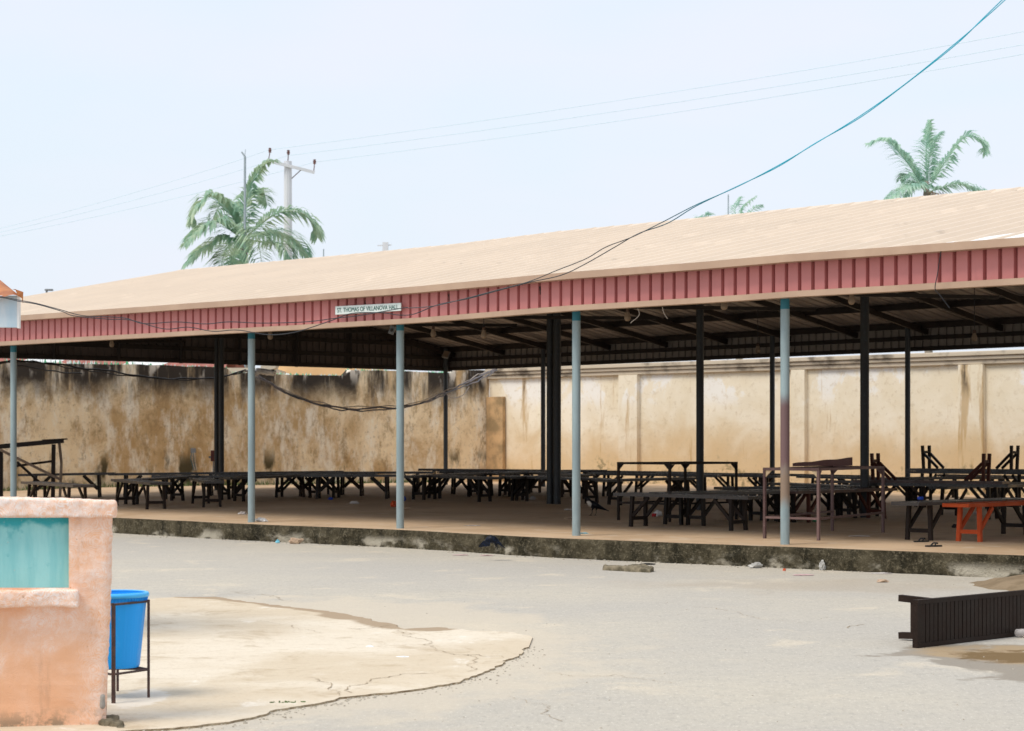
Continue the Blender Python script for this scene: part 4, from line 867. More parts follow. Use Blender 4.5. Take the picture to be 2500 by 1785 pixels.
# ------------------------------------------------------------------ bucket and stand
bc = Vector((-2.445, 12.62, 0))
bu = empty('bucket', bc + D * .2, 'bright blue ribbed plastic tub held in a rebar stand', 'bucket')
r0, r1, zb, zt = .150, .190, .2, .655
prof = [(.0, zb), (r0 * .96, zb), (r0, zb + .012), (r1, zt - .045), (r1 + .004, zt - .03), (r1 + .004, zt - .004), (r1 - .004, zt - .004), (r0 - .004, zb + .02), (0, zb + .02)]
mb = MB(); n = 48; vs = []
for r, z in prof:
    for k in range(n):
        rr = r + (.0035 if (k % 8 == 0 and .22 < z < .63 and r > .1) else 0); vs.append(bc + Vector((rr * math.cos(2 * math.pi * k / n), rr * math.sin(2 * math.pi * k / n), z)))
mb.add(vs, [(i * n + k, i * n + (k + 1) % n, (i + 1) * n + (k + 1) % n, (i + 1) * n + k) for i in range(len(prof) - 1) for k in range(n)]); mb.build('tub', M['blue'], bu)
MB().lathe([(r1 - .006, zt + .002), (r1 + .002, zt + .007), (r1 + .012, zt + .005), (r1 + .017, zt - .006), (r1 + .016, zt - .022), (r1 + .004, zt - .024), (r1 - .006, zt + .002)], bc, 48).build('rim', M['rimblue'], bu, True)
mb = MB()
for k in range(60):
    a = 2 * math.pi * k / 60; mb.bar(bc + Vector((math.cos(a), math.sin(a), 0)) * (r1 + .0055) + D * (zt - .046), bc + Vector((math.cos(a), math.sin(a), 0)) * (r1 + .0075) + D * (zt - .024), .006, .004)
mb.build('grip_ribs', M['blue'], bu)
st = empty('bucket_stand', bc, 'square stand of brown rebar holding the blue tub', 'stand')
ca = [Vector((-2.402, 12.32, 0)), Vector((-2.236, 12.60, 0)), Vector((-2.488, 12.92, 0)), Vector((-2.675, 12.64, 0))]
for i, c in enumerate(ca):
    MB().tube([c + Vector((0, 0, -.01)), c + D * .615], .0085, 8).build('leg', M['rebar'], st)
    d_ = ca[(i + 1) % 4]
    MB().tube([c + D * .605, d_ + D * .605], .0075, 8).build('top_rail', M['rebar'], st); MB().tube([c + D * .185, d_ + D * .185], .0075, 8).build('lower_rail', M['rebar'], st)
MB().tube([ca[0] + Vector((.012, -.006, 0)), ca[0] + Vector((.012, -.006, .6))], .007, 8).build('leg', M['rebar'], st)
MB().tube([ca[0] + D * .19, ca[2] + D * .19], .0075, 8).build('cross_rail', M['rebar'], st); MB().tube([ca[1] + D * .188, ca[3] + D * .188], .0075, 8).build('cross_rail', M['rebar'], st)

# ------------------------------------------------------------------ kiosk corner at far left
Yk = 16.0; ko = P(-60, 800, Yk); ko.z = 0
ks = empty('kiosk', ko, 'kiosk corner with pale blue fascia board and rusty iron roof at the left edge', 'kiosk')
a = P(45, 800, Yk); zt_ = P(0, 722, Yk).z; bevel(MB().box((a.x - 1.3, Yk, (a.z + zt_) / 2), (2.6, .03, zt_ - a.z)).build('fascia_board', M['paleblue'], ks), .004)
MB().box((a.x + .003, Yk + .001, (a.z + zt_) / 2), (.018, .045, zt_ - a.z + .01)).build('corner_strip', M['white'], ks)
mb = MB(); rows = []; e0 = P(50, 724, Yk - .1); e1 = P(-14, 672, Yk + 1.5)
for j in range(9):
    t = j / 8; r = []
    for i in range(70):
        c_ = e0.lerp(e1, t); r.append(c_ + Vector((-i * .03, 0, .014 * math.sin(i * .8))))
    rows.append(r)
mb.grid(rows); rfk = mb.build('roof', M['rust'], ks, True)
mb = MB(); mb.add([P(37, 706, Yk - .1), P(57, 713, Yk - .1), P(56, 742, Yk - .08), P(53, 728, Yk - .09), P(43, 722, Yk - .1), P(52, 713, Yk + .8), P(30, 706, Yk + .8)], [(0, 1, 2, 3, 4), (0, 6, 5, 1)]); mb.build('bent_flashing', M['rust'], ks)
for x, y in ((a.x - .05, Yk + .05), (a.x - 2.4, Yk + .05), (a.x - .05, Yk + 1.9), (a.x - 2.4, Yk + 1.9)): 
    if x < a.x - 1: MB().box((x, y, (a.z) / 2), (.08, .08, a.z)).build('post', M['rawwood'], ks)

# ------------------------------------------------------------------ overhead wires
def strands(ptsA, r, m_, name, label, cat, group=None):
    q = spline(ptsA, 10); o = MB().tube(q, r, 6).build(name, M[m_], org=q[0]); return tag(o, label, cat, group)
cabl = [(-60, 722), (0, 724), (47, 733), (90, 741), (150, 757), (205, 771), (300, 776), (350, 790), (430, 786), (500, 791), (560, 786), (640, 789), (745, 786), (820, 777), (880, 770), (985, 752), (1000, 752), (1060, 747), (1140, 728), (1200, 712), (1290, 688), (1360, 660), (1430, 632), (1480, 603), (1545, 578), (1620, 541), (1700, 500), (1800, 456), (1900, 404), (1990, 351), (2100, 283), (2210, 205), (2330, 108), (2400, 48), (2462, -8), (2600, -140)]
cab2 = [(-60, 724), (0, 726), (47, 736), (90, 743), (150, 760), (180, 771), (260, 779), (320, 782), (400, 803), (460, 799), (520, 809), (580, 806), (655, 817), (720, 811), (800, 786), (860, 765), (935, 764), (970, 769), (1010, 767), (1070, 744), (1140, 730), (1200, 714), (1290, 690), (1370, 672), (1430, 644), (1500, 604), (1560, 570), (1630, 545), (1700, 503), (1800, 455), (1900, 407), (1990, 350), (2100, 287), (2210, 206), (2330, 112), (2400, 45), (2455, -8), (2595, -140)]
def depth(x): return 15.72 - (x + 60) / 2660 * 2.9
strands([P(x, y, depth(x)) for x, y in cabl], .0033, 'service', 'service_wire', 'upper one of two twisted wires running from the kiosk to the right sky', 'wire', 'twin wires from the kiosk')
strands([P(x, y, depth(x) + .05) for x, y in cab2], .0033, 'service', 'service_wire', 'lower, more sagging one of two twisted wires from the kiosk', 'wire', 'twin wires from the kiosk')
YP = 80.0
for k, (l, m1, rr_) in enumerate((((-60, 572), (657, 366), (2560, 66)), ((-60, 580), (703, 380), (2560, 98)), ((-60, 588), (767, 396), (2560, 121)))):
    q = []
    for (a_, b_, sag) in ((l, m1, 10), (m1, rr_, 14)):
        for i in range(20):
            t = i / 20; q.append(P(a_[0] + (b_[0] - a_[0]) * t, a_[1] + (b_[1] - a_[1]) * t + sag * 4 * t * (1 - t), YP + (0 if a_ is l else 0) + (0 if a_ is l else t * -25) + ((1 - t) * 12 if a_ is l else 0)))
    q.append(P(*rr_, YP - 25)); tag(MB().tube(q, .008, 5).build('power_line', M['paleline'], org=q[20]), ('topmost of three pale power lines crossing the sky', 'middle of three pale power lines crossing the sky', 'lowest of three pale power lines crossing the sky')[k], 'power line', 'three power lines')
# utility pole
pb_ = P(703, 640, YP); pb_.z = 0; up = empty('utility_pole', pb_, 'pale concrete utility pole with tilted crossarm beside the left palm', 'utility pole')
pt_ = P(703, 394, YP); MB().tube([Vector((pb_.x, YP, 0)), Vector((pb_.x, YP, 4)), pt_], [.22, .19, .15], 10).build('pole', M['pole'], up)
ca_, cb_ = P(652, 392, YP - .2), P(768, 421, YP - .2); MB().bar(ca_, cb_, .10, .11).build('crossarm', M['pole'], up)
MB().bar(P(736, 414, YP - .2), P(712, 436, YP - .18), .03, .03).build('brace', M['rustbeam'], up)
for (x, y, dx) in ((656, 389, 3), (703, 394, 1), (766, 417, 2)):
    mb = MB(); b_ = P(x, y, YP - .2 if x != 703 else YP); t_ = P(x + dx, y - 17, b_.y); mb.tube([b_, t_], .02, 6); mb.lathe([(.0, -.02), (.07, 0), (.045, .04), (.07, .08), (.045, .12), (.06, .16), (.0, .18)], t_, 10); mb.build('insulator', M['insul'], up)

# ------------------------------------------------------------------ palms
def frond(mb, pts, ll, wd_=.055, droop=.75, n=34, start=.12, rr=.035):
    q = spline(pts, 12); m_ = len(q); mb.tube(q, [rr * (1 - .8 * i / (m_ - 1)) for i in range(m_)], 5)
    for i in range(n):
        t = start + (1 - start) * (i + random.random() * .6) / n; f = t * (m_ - 1); k = min(int(f), m_ - 2); p = q[k].lerp(q[k + 1], f - k); d_ = (q[k + 1] - q[k]).normalized()
        side = d_.cross(D)
        if side.length < .1: side = Vector((1, 0, 0))
        side.normalize(); lt = ll * (math.sin(math.pi * min(1, .16 + t * .80)) ** .6) * random.uniform(.75, 1.1)
        for s in (-1, 1):
            v = (side * s * random.uniform(.75, 1.0) + d_ * random.uniform(.5, .9) + D * random.uniform(-.05, .3)).normalized(); e1 = p + v * lt * .45; v2 = (v - D * droop * random.uniform(.7, 1.5)).normalized(); e2 = e1 + v2 * lt * .55
            wv = v.cross(D).normalized() * wd_ * random.uniform(.7, 1.2) if abs(v.z) < .95 else d_ * wd_; wv = (wv + d_ * wd_ * .4) * .6
            mb.add([p - wv * .5, p + wv * .5, e1 + wv, e1 - wv, e2], [(0, 1, 2, 3), (3, 2, 4)])
def palm(cx, cy, Y, fr, label, leaf='leaf', ll=1.0, dead=None, n=34, trunk_r=.17):
    base = P(cx, cy, Y); base.z = 0; o = empty('palm_tree', base, label, 'palm tree', 'palms beyond the boundary wall'); cen = P(cx, cy, Y)
    MB().tube([base, base.lerp(cen, .5) + Vector((.1, 0, 0)), cen - D * .2, cen + D * .5], [trunk_r * 1.25, trunk_r, trunk_r * .9, trunk_r * .5], 12).build('trunk', M['trunk'], o, True)
    mb = MB()
    for pts, dys, sc in fr:
        k = [cen] + [P(x, y, Y + dy) for (x, y), dy in zip(pts, dys)]; frond(mb, k, ll * sc, .065 * ll, n=n)
    mb.build('crown', M[leaf], o)
    if dead:
        mb = MB()
        for pts, dys, sc in dead: frond(mb, [cen] + [P(x, y, Y + dy) for (x, y), dy in zip(pts, dys)], ll * sc, .05 * ll, 1.2, n=24)
        mb.build('dry_frond', M['deadleaf'], o)
palm(594, 585, 76, [
    ([(598, 520), (610, 455), (640, 405), (668, 392)], (-.2, -.3, -.3, 0), .75), ([(590, 530), (606, 480), (640, 465), (652, 500)], (.5, .9, 1.3, 1.6), .7),
    ([(572, 535), (545, 498), (512, 480), (478, 510), (468, 545)], (-.4, -.7, -1, -1.2, -1.2), .95), ([(560, 560), (530, 542), (490, 558), (450, 598)], (-.9, -1.5, -1.9, -2.2), .95),
    ([(565, 585), (535, 585), (490, 610), (452, 648)], (-.5, -.8, -1.2, -1.4), .9), ([(612, 555), (622, 570), (634, 610), (640, 660)], (-1.4, -2.0, -2.4, -2.6), .95),
    ([(640, 545), (680, 520), (730, 518), (765, 545), (775, 580)], (-.3, -.5, -.5, -.4, -.3), .95), ([(640, 570), (680, 566), (725, 588), (755, 628)], (.7, 1.2, 1.6, 1.8), .95),
    ([(560, 600), (545, 630), (535, 680)], (.8, 1.2, 1.4), .8), ([(650, 592), (690, 600), (715, 650)], (-1.0, -1.6, -1.8), .8), ([(575, 545), (560, 500), (535, 505), (515, 545)], (1.2, 2.0, 2.6, 2.8), .8), ([(580, 600), (570, 625), (568, 660)], (-1.6, -2.2, -2.4), .7)],
    'full green palm with drooping fronds behind the roof, next to the utility pole', 'leaf', 1.35, None, 58)
palm(2262, 470, 88, [
    ([(2262, 420), (2262, 350), (2270, 295)], (0, .2, .3), .6), ([(2266, 410), (2275, 350), (2300, 322)], (.6, 1.0, 1.3), .45), ([(2238, 430), (2205, 385), (2165, 345), (2118, 350)], (-.4, -.8, -1, -1), .8),
    ([(2285, 430), (2315, 385), (2355, 335), (2398, 345), (2405, 375)], (-.3, -.6, -.8, -.9, -.9), .8), ([(2240, 452), (2205, 460), (2160, 492)], (-.8, -1.4, -1.8), .75), ([(2295, 460), (2340, 448), (2390, 462), (2425, 478)], (-.4, -.7, -.8, -.8), .7),
    ([(2235, 440), (2215, 425), (2198, 440)], (.6, 1.2, 1.5), .6), ([(2255, 455), (2230, 450), (2205, 480)], (.5, 1.0, 1.4), .7)],
    'pale open crowned palm rising above the roof ridge at the far right', 'leaf2', 1.4, [([(2285, 472), (2298, 480), (2310, 500)], (-.5, -.9, -1), .7)], 54)
palm(1800, 560, 98, [([(1806, 530), (1815, 505), (1845, 480)], (0, 0, 0), .75), ([(1797, 530), (1795, 510), (1808, 480)], (.4, .8, 1), .7), ([(1790, 545), (1775, 540), (1760, 560)], (0, -.4, -.8), .7), ([(1815, 540), (1840, 510), (1858, 500)], (-.5, -1, -1.3), .6)], 'palm tips showing above the ridge beside a thin mast', 'leaf2', 1.0, None, 26)
palm(1722, 570, 105, [([(1722, 545), (1725, 525), (1738, 522)], (0, 0, .2), .7), ([(1715, 548), (1708, 530), (1700, 540)], (-.3, -.6, -.8), .6), ([(1730, 550), (1742, 533), (1752, 540)], (-.3, -.8, -1), .6)], 'smallest palm tuft just breaking the roof ridge line', 'leaf2', .9, None, 24)

# ------------------------------------------------------------------ far masts, small post, neighbour houses
def mast(px, py0, py1, Y, r, label):
    a_, b_ = P(px, py1, Y), P(px + 2, py0, Y); b0 = a_.copy(); b0.z = 0; o = empty('mast', b0, label, 'mast', 'thin masts beyond the hall'); MB().tube([b0, b_], r, 6).build('tube', M['mast'], o); return o, b_
o, t_ = mast(596, 382, 640, 74, .045, 'tall antenna mast rising through the left palm crown')
MB().bar(t_, t_ + Vector((-.12, 0, .16)), .06, .06).build('antenna_head', M['mast'], o); MB().tube([t_, t_ + Vector((.02, 0, .25))], .012, 5).build('whip', M['mast'], o)
mast(1776, 475, 560, 96, .03, 'hair thin mast between the two small palm tufts')[0]
mast(788, 608, 660, 90, .03, 'short thin mast above the roof right of the utility pole')[0]
b_ = P(941, 640, 95); b_.z = 0; o = empty('concrete_post', b_, 'stub of a grey concrete post with side spikes above the roof', 'post'); t_ = P(940, 592, 95)
MB().box((b_.x, b_.y, t_.z / 2), (.26, .26, t_.z)).build('post', M['pole'], o); MB().bar(t_ + Vector((-.35, 0, -.15)), t_ + Vector((.3, 0, -.12)), .05, .05).build('spike_bar', M['pole'], o)
b_ = P(114, 740, 90); b_.z = 0; o = empty('lamp_post', b_, 'top of a distant lamp post just above the left end of the roof', 'post'); t_ = P(114, 708, 90); MB().tube([b_, t_], .05, 6).build('post', M['grey'], o); bevel(MB().box(t_ + Vector((.1, 0, 0)), (.35, .2, .08)).build('lamp_head', M['grey'], o), .02); MB().lathe([(0, -.1), (.08, -.08), (.1, 0), (.06, .08), (0, .1)], t_ + Vector((.12, 0, -.45)), 10).build('lantern', M['gusset'], o)
def house(x0, x1, Y, ztop, wall, label, roofm=None, rise=1.2, dz=0):
    a_, b_ = P(x0, 900, Y), P(x1, 900, Y); c = (a_ + b_) / 2; c.z = 0; o = empty('house', c, label, 'house'); L = b_.x - a_.x
    MB().box((c.x, Y + 3, ztop / 2), (L, 6, ztop)).build('wall', M[wall], o)
    if roofm:
        mb = MB(); y0, y1, ym = Y - .5, Y + 6.5, Y + 3; e = .5
        mb.grid([[Vector((a_.x - e + (L + 2 * e) * i / 60, y, z + .03 * math.sin(i * 1.6))) for i in range(61)] for y, z in ((y0, ztop - .1), (ym, ztop + rise), (y1, ztop - .1))]); mb.build('roof', M[roofm], o)
    for i in range(3): MB().box((a_.x + L * (i + .5) / 3, Y - .01, 2.2), (.9, .06, 1.0)).build('window', M['black'], o)
    return o
house(-40, 505, 62, 3.72, 'housecream', 'neighbour house with red iron roof showing over the stained wall', 'redroof', .9)
house(668, 905, 60, 4.9, 'houseorange', 'neighbour building with orange wall showing over the stained wall', None)
ho = P(585, 890, 57); hw_ = empty('shed', (ho.x, ho.y, 0), 'pale grey shed with slanted sheet roof above the stained wall', 'shed'); MB().box((ho.x, ho.y + 1.5, 1.85), (1.9, 3, 3.7)).build('wall', M['housecream'], hw_)
mb = MB(); mb.prism([P(636, 893, 56), P(676, 892, 56), P(672, 899, 56), P(638, 911, 56)], (0, .6, 0)); mb.build('roof_sheet', M['housecream'], hw_)
for k, (x0, x1, y, lb) in enumerate(((40, 135, 876, 'white sheet leaning on the red roof at the left edge of the wall top'), (282, 380, 886, 'white sheet lying on the red roof near the double column'))):
    a_, b_ = P(x0, y, 56), P(x1, y, 56); mb = MB(); rows = []
    for j in range(4): rows.append([a_.lerp(b_, i / 20) + Vector((.12 * j, .25 * j, .07 * j + .012 * math.sin(i * 1.5) - .11)) for i in range(21)])
    mb.grid(rows); tag(mb.build('roof_sheet', M['white'], org=a_), lb, 'sheet')
q = P(640, 913, 50.3); mb = MB(); rough_box(mb, P(612, 917, 50.2), Vector((.55, .05, .0)), Vector((.05, .25, .02)), Vector((0, 0, .16)), (10, 5, 5), .07, .5, 5); tag(mb.build('plastic_bag', M['white'], org=q, smooth=True), 'torn white plastic caught on the wall top beside the second column', 'plastic')

# ------------------------------------------------------------------ crows
def mat_crow(name, patch_c, patch_r, gloss):
    m, b, L = newmat(name); b.inputs['Roughness'].default_value = .42; b.inputs['Specular IOR Level'].default_value = .2
    v = coords(m); d_ = N(m, 'ShaderNodeVectorMath', operation='DISTANCE'); d_.inputs[1].default_value = patch_c; L(v, d_.inputs[0])
    f = noise_n(m, v, 60, 4); k = ramp(m, math_n(m, 'ADD', d_.outputs['Value'], math_n(m, 'MULTIPLY', f, .02)), patch_r + .012, patch_r)
    c = mixc(m, ramp(m, f, .4, .7), (.004, .004, .005), gloss); L(mixc(m, k, c, (.62, .55, .46)), b.inputs['Base Color']); return m
def loft(mb, spine, radii, n=14, flat=1.0):
    pts = [Vector(p) for p in spine]; vs = []; fs = []
    for i, p in enumerate(pts):
        d_ = (pts[min(i + 1, len(pts) - 1)] - pts[max(i - 1, 0)]).normalized(); s = d_.cross(Vector((0, 1, 0))).normalized(); y = Vector((0, 1, 0)); rz, ry = radii[i]
        vs += [p + s * math.cos(2 * math.pi * k / n) * rz + y * math.sin(2 * math.pi * k / n) * ry for k in range(n)]
    for i in range(len(pts) - 1):
        for k in range(n): fs.append((i * n + k, i * n + (k + 1) % n, (i + 1) * n + (k + 1) % n, (i + 1) * n + k))
    fs += [tuple(range(n - 1, -1, -1)), tuple(range((len(pts) - 1) * n, len(pts) * n))]; mb.add(vs, fs)
def finish(o, vox):
    r = o.modifiers.new('remesh', 'REMESH'); r.mode = 'VOXEL'; r.voxel_size = vox; r.use_smooth_shade = True; s = o.modifiers.new('smooth', 'SMOOTH'); s.iterations = 2
c1 = GF(1449, 1259.5); sc1 = 1.0
mb = MB()     # standing crow in profile, facing left (-x), local metres
loft(mb, [(.27, 0, .085), (.20, 0, .115), (.11, 0, .155), (.05, 0, .18), (-.01, 0, .20), (-.055, 0, .225), (-.085, 0, .262), (-.098, 0, .298), (-.108, 0, .325), (-.118, 0, .343)], [(.008, .035), (.014, .034), (.032, .035), (.052, .05), (.066, .062), (.062, .058), (.045, .042), (.034, .033), (.034, .032), (.014, .014)])
loft(mb, [(-.112, 0, .322), (-.145, 0, .316), (-.185, 0, .302)], [(.019, .015), (.014, .010), (.004, .004)], 10)
loft(mb, [(-.02, .058, .215), (.05, .062, .185), (.13, .045, .14), (.215, .02, .10)], [(.03, .012), (.045, .014), (.03, .010), (.006, .005)], 10); loft(mb, [(-.02, -.058, .215), (.05, -.062, .185), (.13, -.045, .14), (.215, -.02, .10)], [(.03, .012), (.045, .014), (.03, .010), (.006, .005)], 10)
for y, kx, fx in ((-.032, -.03, -.055), (.03, .045, .035)):
    mb.tube([(.0 + (kx + .03) * .6, y, .165), (kx + .012, y, .115), (kx, y, .105)], [.026, .016, .009], 8); mb.tube([(kx, y, .108), (kx + .006, y, .06), (fx, y, .010)], [.0085, .0065, .0065], 8)
    for a in (-28, 0, 28, 180): mb.tube([(fx, y, .010), (fx - math.cos(R(a)) * .038, y + math.sin(R(a)) * .04, .004)], [.0055, .0035], 6)
o = mb.build('standing_crow', mat_crow('pied_feathers', (-.092, -.03, .205), .062, (.008, .009, .012)), org=(0, 0, 0)); o.location = c1; finish(o, .0052); tag(o, 'black crow with pale breast standing on the hall floor, facing left', 'bird')
eye = MB().lathe([(0, -.005), (.005, 0), (0, .005)], (-.118, -.031, .33), 8).build('eye', simple('bird_eye', (.03, .02, .015), (.03, .02, .015), 3, .1, 0)); eye.parent = o
c2 = P(1203, 1320, 27.6)
mb = MB()     # crow taking off: head down to the left, tail to the right and down, one wing swept left
loft(mb, [(.17, 0, -.105), (.11, 0, -.06), (.055, 0, -.012), (.02, 0, .012), (-.02, 0, .02), (-.05, 0, .015), (-.075, 0, .0), (-.09, 0, -.022), (-.098, 0, -.035)], [(.006, .035), (.012, .034), (.036, .035), (.05, .048), (.055, .052), (.05, .046), (.036, .036), (.028, .028), (.012, .012)])
loft(mb, [(-.095, 0, -.03), (-.115, 0, -.045), (-.135, 0, -.066)], [(.014, .011), (.010, .008), (.003, .003)], 10)
mb.tube([(.03, -.02, -.02), (.055, -.02, -.06), (.062, -.02, -.115)], [.02, .008, .006], 8); mb.tube([(.02, .02, -.02), (.035, .02, -.055), (.045, .02, -.09)], [.02, .008, .006], 8)
for s in (-.02, .02):
    for a in (-25, 0, 25): mb.tube([(.062 if s < 0 else .045, s, -.113 if s < 0 else -.088), ((.062 if s < 0 else .045) - .02, s + math.sin(R(a)) * .03, (-.113 if s < 0 else -.088) - .02)], [.005, .003], 6)
o = mb.build('flying_crow', mat_crow('blue_black_feathers', (9, 9, 9), .05, (.004, .012, .038)), org=(0, 0, 0)); o.location = c2; finish(o, .0052); tag(o, 'glossy blue black crow fluttering off the ground in front of the kerb', 'bird')
def wing(root, tip, wd2, name, cnt=7):
    mb = MB(); root, tip = Vector(root), Vector(tip); mid = root.lerp(tip, .5) + Vector((0, 0, .035))
    for i in range(cnt):
        t = i / (cnt - 1); a_ = root.lerp(mid, t * .9); b_ = root.lerp(tip, .35 + .65 * t) + Vector(wd2) * (1 - t * .75)
        d_ = (b_ - a_); nn_ = Vector((d_.z, 0, -d_.x)).normalized() * .016; o_ = Vector((0, .003 * i, 0))
        mb.prism([a_ - nn_ + o_, a_ + nn_ + o_, a_.lerp(b_, .8) + nn_ * .9 + o_, b_ + o_, a_.lerp(b_, .8) - nn_ * .9 + o_], (0, .002, 0))
    w_ = mb.build(name, bpy.data.materials['blue_black_feathers']); w_.parent = o
wing((-.045, -.035, -.01), (-.20, -.10, -.075), (.045, .01, -.045), 'wing', 6); wing((-.01, -.03, .03), (.13, -.05, -.075), (.02, 0, -.02), 'wing', 6)

# ------------------------------------------------------------------ litter, slippers, bottle
def scrap(px, py, sx, sy, sz, mat, label, on_floor=True, seed=0, cat='litter', Z=None, group=None):
    p = GF(px, py) if on_floor else G(px, py, 0)
    if Z is not None: p = Z
    bm = bmesh.new(); bmesh.ops.create_icosphere(bm, subdivisions=3, radius=1)
    for v in bm.verts:
        k = 1 + .55 * fbm(v.co + Vector((seed * 3.7, 0, 0)), 1.3) + .25 * fbm(v.co + Vector((seed, 4, 0)), 3.5); v.co = Vector((v.co.x * k * sx, v.co.y * k * sy, max(0, v.co.z * k * sz + sz * .55)))
    me = bpy.data.meshes.new('litter'); bm.to_mesh(me); bm.free(); me.materials.append(M[mat]); o = bpy.data.objects.new(dict(white='plastic_scrap', litter='paper_scrap', brownl='paper_scrap', black='rubber_scrap', clearp='plastic_scrap', pinkl='paper_scrap', cyanl='plastic_scrap').get(mat, 'wrapper'), me); C.objects.link(o); o.location = p + D * .003; return tag(o, label, cat, group)
LT = [(640, 1274, .10, .06, .04, 'white', 'crumpled clear plastic at the foot of the second front column'), (592, 1256, .06, .05, .03, 'litter', 'grey scrap left of the second front column foot'), (866, 1230, .08, .05, .035, 'litter', 'grey crumpled paper on the floor between second and third columns'), (850, 1232, .04, .03, .015, 'brownl', 'small brown scrap beside the grey crumpled paper'), (807, 1220, .05, .04, .03, 'bluel', 'small violet scrap below the braced benches'),
 (962, 1238, .07, .06, .07, 'orangel', 'orange wrapper left of the third column'), (984, 1224, .06, .05, .06, 'bluel', 'blue and clear wrapper peeping out right of the third column'), (993, 1245, .09, .05, .025, 'brownl', 'crumpled beige paper right of the third column foot'), (1282, 1219, .07, .05, .07, 'litter', 'white paper ball under the bench by the double column'), (1300, 1220, .06, .05, .045, 'litter', 'flattened white scrap beside the paper ball'),
 (1387, 1246, .07, .05, .02, 'litter', 'black and white scrap left of the fourth front column'), (1388, 1267, .07, .05, .02, 'brownl', 'beige scrap left of the fourth front column foot'), (1425, 1303, .06, .05, .008, 'cyanl', 'light blue flat scrap right of the fourth column foot'), (1606, 1261, .08, .06, .06, 'white', 'white crumpled cup under the broadside front bench'), (1597, 1262, .04, .04, .04, 'redl', 'red wrapper beside the crumpled white cup'), (1760, 1270, .10, .05, .02, 'brownl', 'reddish scrap under the right end of the broadside bench'), (1991, 1274, .05, .04, .03, 'greenl', 'green wrapper behind the rusty frame leg'), (1948, 1266, .10, .05, .012, 'litter', 'flat white paper behind the rusty banded column'), (1955, 1213, .08, .06, .06, 'litter', 'white bag on the floor far behind the banded column'), (2383, 1256, .05, .04, .03, 'litter', 'small white scrap under the orange red bench'), (2466, 1290, .06, .04, .025, 'brownl', 'pinkish scrap between the braced legs at the right edge'), (2331, 1289, .05, .04, .035, 'black', 'small black scrap left of the orange red bench legs'), (2100, 1310, .13, .05, .008, 'litter', 'pale flat strip on the floor right of the rusty frame'), (1155, 1284, .12, .05, .006, 'litter', 'pale flat paper on the floor near the kerb')]
for i, (px, py, sx, sy, sz, mt, lb) in enumerate(LT): scrap(px, py, sx, sy, sz, mt, lb, True, i)
LG = [(678, 1326, .035, .03, .03, 'cyanl', 'small green blue scrap at the foot of the kerb left'), (722, 1328, .10, .05, .06, 'brownl', 'pale rag lying against the kerb'), (1845, 1387, .08, .05, .045, 'clearp', 'clear plastic bag against the kerb below the banded column'), (2008, 1392, .04, .035, .07, 'clearp', 'upright torn carton against the kerb'), (2155, 1401, .12, .05, .008, 'litter', 'flat lilac white paper on the yard by the kerb'), (1915, 1394, .018, .018, .018, 'orangel', 'tiny orange scrap at the kerb foot'), (1580, 1379, .09, .05, .012, 'black', 'black flat rubber scrap on the broken kerb lump'), (1125, 1356, .10, .05, .006, 'pinkl', 'pink scrap on the yard left of the flying crow'), (1187, 1357, .09, .05, .006, 'pinkl', 'pink scrap on the yard below the flying crow'), (904, 1583, .035, .03, .012, 'white', 'white flake on the pale concrete slab'), (985, 1608, .05, .03, .01, 'white', 'flat white smear of plaster on the pale slab'), (1960, 1405, .12, .06, .006, 'pinkl', 'faint pink paper on the yard near the kerb'), (2495, 1412, .05, .05, .08, 'white', 'white plastic cup by the dirt at the right edge'), (2155, 1422, .06, .03, .02, 'brownl', 'dry twig scrap on the yard')]
for i, (px, py, sx, sy, sz, mt, lb) in enumerate(LG): scrap(px, py, sx, sy, sz, mt, lb, False, i + 40)
pz = GF(2247, 1300); tq = P(2247, 1221, 28.3); tq.z = .27 + .532; scrap(0, 0, .035, .03, .03, 'bluel', 'blue scrap lying on the dark front bench top', True, 77, Z=tq)
for px, py, rz, lb in ((2249, 1323.5, 25, 'black rubber slipper nearer the bench legs'), (2279, 1335, 20, 'black rubber slipper nearer the kerb')):
    p = GF(px, py); o = empty('slipper', p + D * .002, lb, 'slipper', 'pair of black slippers', R(rz)); pr_ = []
    for k in range(20):
        a = 2 * math.pi * k / 20; pr_.append(Vector((.125 * math.cos(a), (.042 + .008 * math.cos(a)) * math.sin(a), 0)))
    mb = MB(); mb.prism(pr_, (0, 0, .018)); s_ = mb.build('sole', M['black']); s_.parent = o
    mb = MB(); mb.tube(spline([(-.01, -.045, .012), (.02, -.03, .045), (.06, 0, .04), (.02, .03, .045), (-.01, .045, .012)], 4), .010, 6); s_ = mb.build('strap', M['black']); s_.parent = o
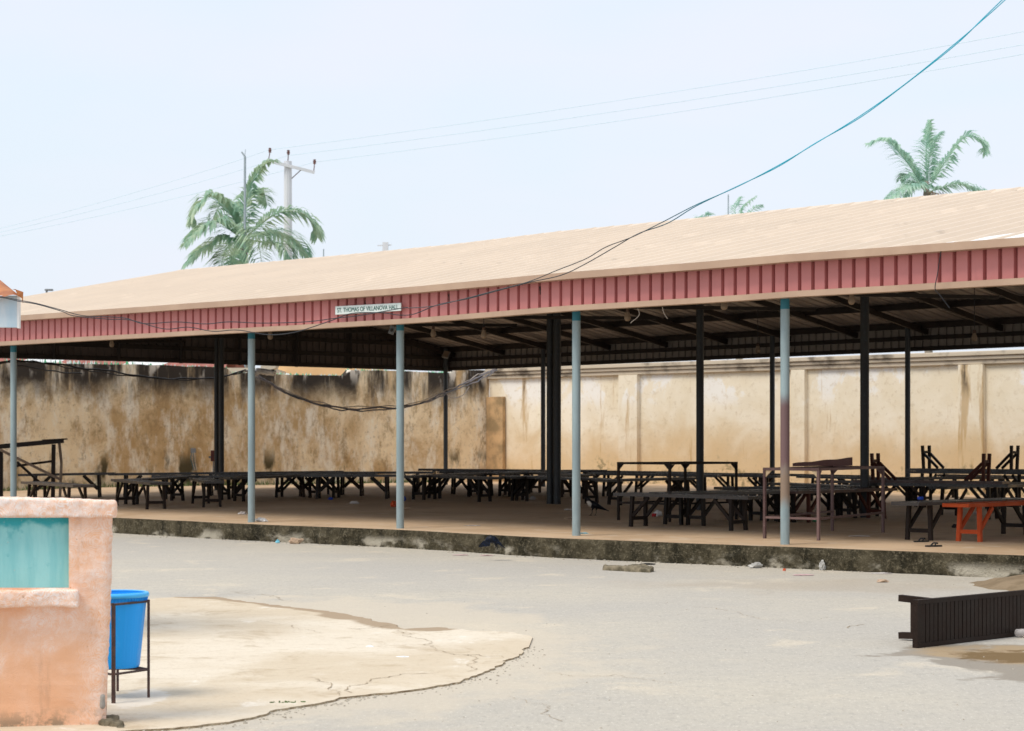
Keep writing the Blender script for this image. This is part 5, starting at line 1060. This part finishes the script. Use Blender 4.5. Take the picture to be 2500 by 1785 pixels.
# plastic bottle lying by the tipped bench
pbot = G(2478, 1556); pbot.z = .038; rt = Matrix.Rotation(R(-25), 3, 'Z') @ Matrix.Rotation(R(90), 3, 'Y')
bo = empty('plastic_bottle', pbot, 'clear plastic bottle lying against the tipped bench', 'bottle')
gl = bpy.data.materials.new('bottle_plastic'); gl.use_nodes = True; g_ = gl.node_tree.nodes['Principled BSDF']; g_.inputs['Base Color'].default_value = (.75, .70, .68, 1); g_.inputs['Roughness'].default_value = .15; g_.inputs['Transmission Weight'].default_value = .55; g_.inputs['IOR'].default_value = 1.3
MB().lathe([(0, .004), (.02, 0), (.032, .012), (.030, .03), (.034, .045), (.034, .07), (.030, .08), (.034, .09), (.034, .16), (.026, .19), (.012, .21), (.012, .225), (0, .225)], pbot, 16, rt).build('body', gl, bo, True)
MB().lathe([(.0345, .095), (.0348, .097), (.0348, .15), (.0345, .152)], pbot, 16, rt).build('label_band', M['redl'], bo, True); MB().lathe([(0, .245), (.015, .243), (.015, .222), (0, .222)], pbot, 12, rt).build('cap', M['white'], bo, True)
rg = random.Random(4); mb = MB(); edge_ = [G(x, y) for x, y in bot]
def pebble(p, s):
    o_ = len(mb.v); q = []
    for k in range(6):
        a = k * math.pi / 3 + rg.uniform(-.3, .3); q.append(p + Vector((math.cos(a) * s * rg.uniform(.7, 1.2), math.sin(a) * s * rg.uniform(.7, 1.2), 0)))
    t = [x.lerp(p, .4) + D * s * rg.uniform(.5, .9) for x in q]; mb.add(q + t, [(i, (i + 1) % 6, 6 + (i + 1) % 6, 6 + i) for i in range(6)] + [tuple(range(6, 12))])
for i in range(420):
    k = rg.randrange(len(edge_) - 1); p = edge_[k].lerp(edge_[k + 1], rg.random()); p = p + Vector((abs(rg.gauss(0, .10)), -abs(rg.gauss(0, .09)), 0)); pebble(p, rg.uniform(.003, .011))
for i in range(240): pebble(G(rg.uniform(250, 2500), 1085 + 250 * (1 + rg.random() ** 1.0 * 1.9), 0), rg.uniform(.003, .008))
for i in range(260):
    u = rg.uniform(-6, 16); p = hp(u, edge_w(u) - .08 - abs(rg.gauss(0, .12))); pebble(p, rg.uniform(.006, .022))
tag(mb.build('gravel', simple('pale_grit', (.30, .265, .21), (.50, .45, .37), 25, .95, 0)), 'small stones and grit scattered over the yard', 'gravel', None, 'stuff')
# a weed in the slab edge
mb = MB(); p0 = G(695, 1721, .0)
for i in range(16):
    p = p0 + Vector((random.gauss(0, .05), random.gauss(0, .012), .0)); mb.add([p, p + Vector((random.gauss(0, .012), .004, .02)), p + Vector((random.gauss(0, .02), random.gauss(0, .01), random.uniform(.01, .028)))], [(0, 1, 2)])
tag(mb.build('weed', M['weed'], org=p0), 'tiny green weed growing in the crack along the slab edge', 'weed')
print('objects', len(bpy.data.objects))
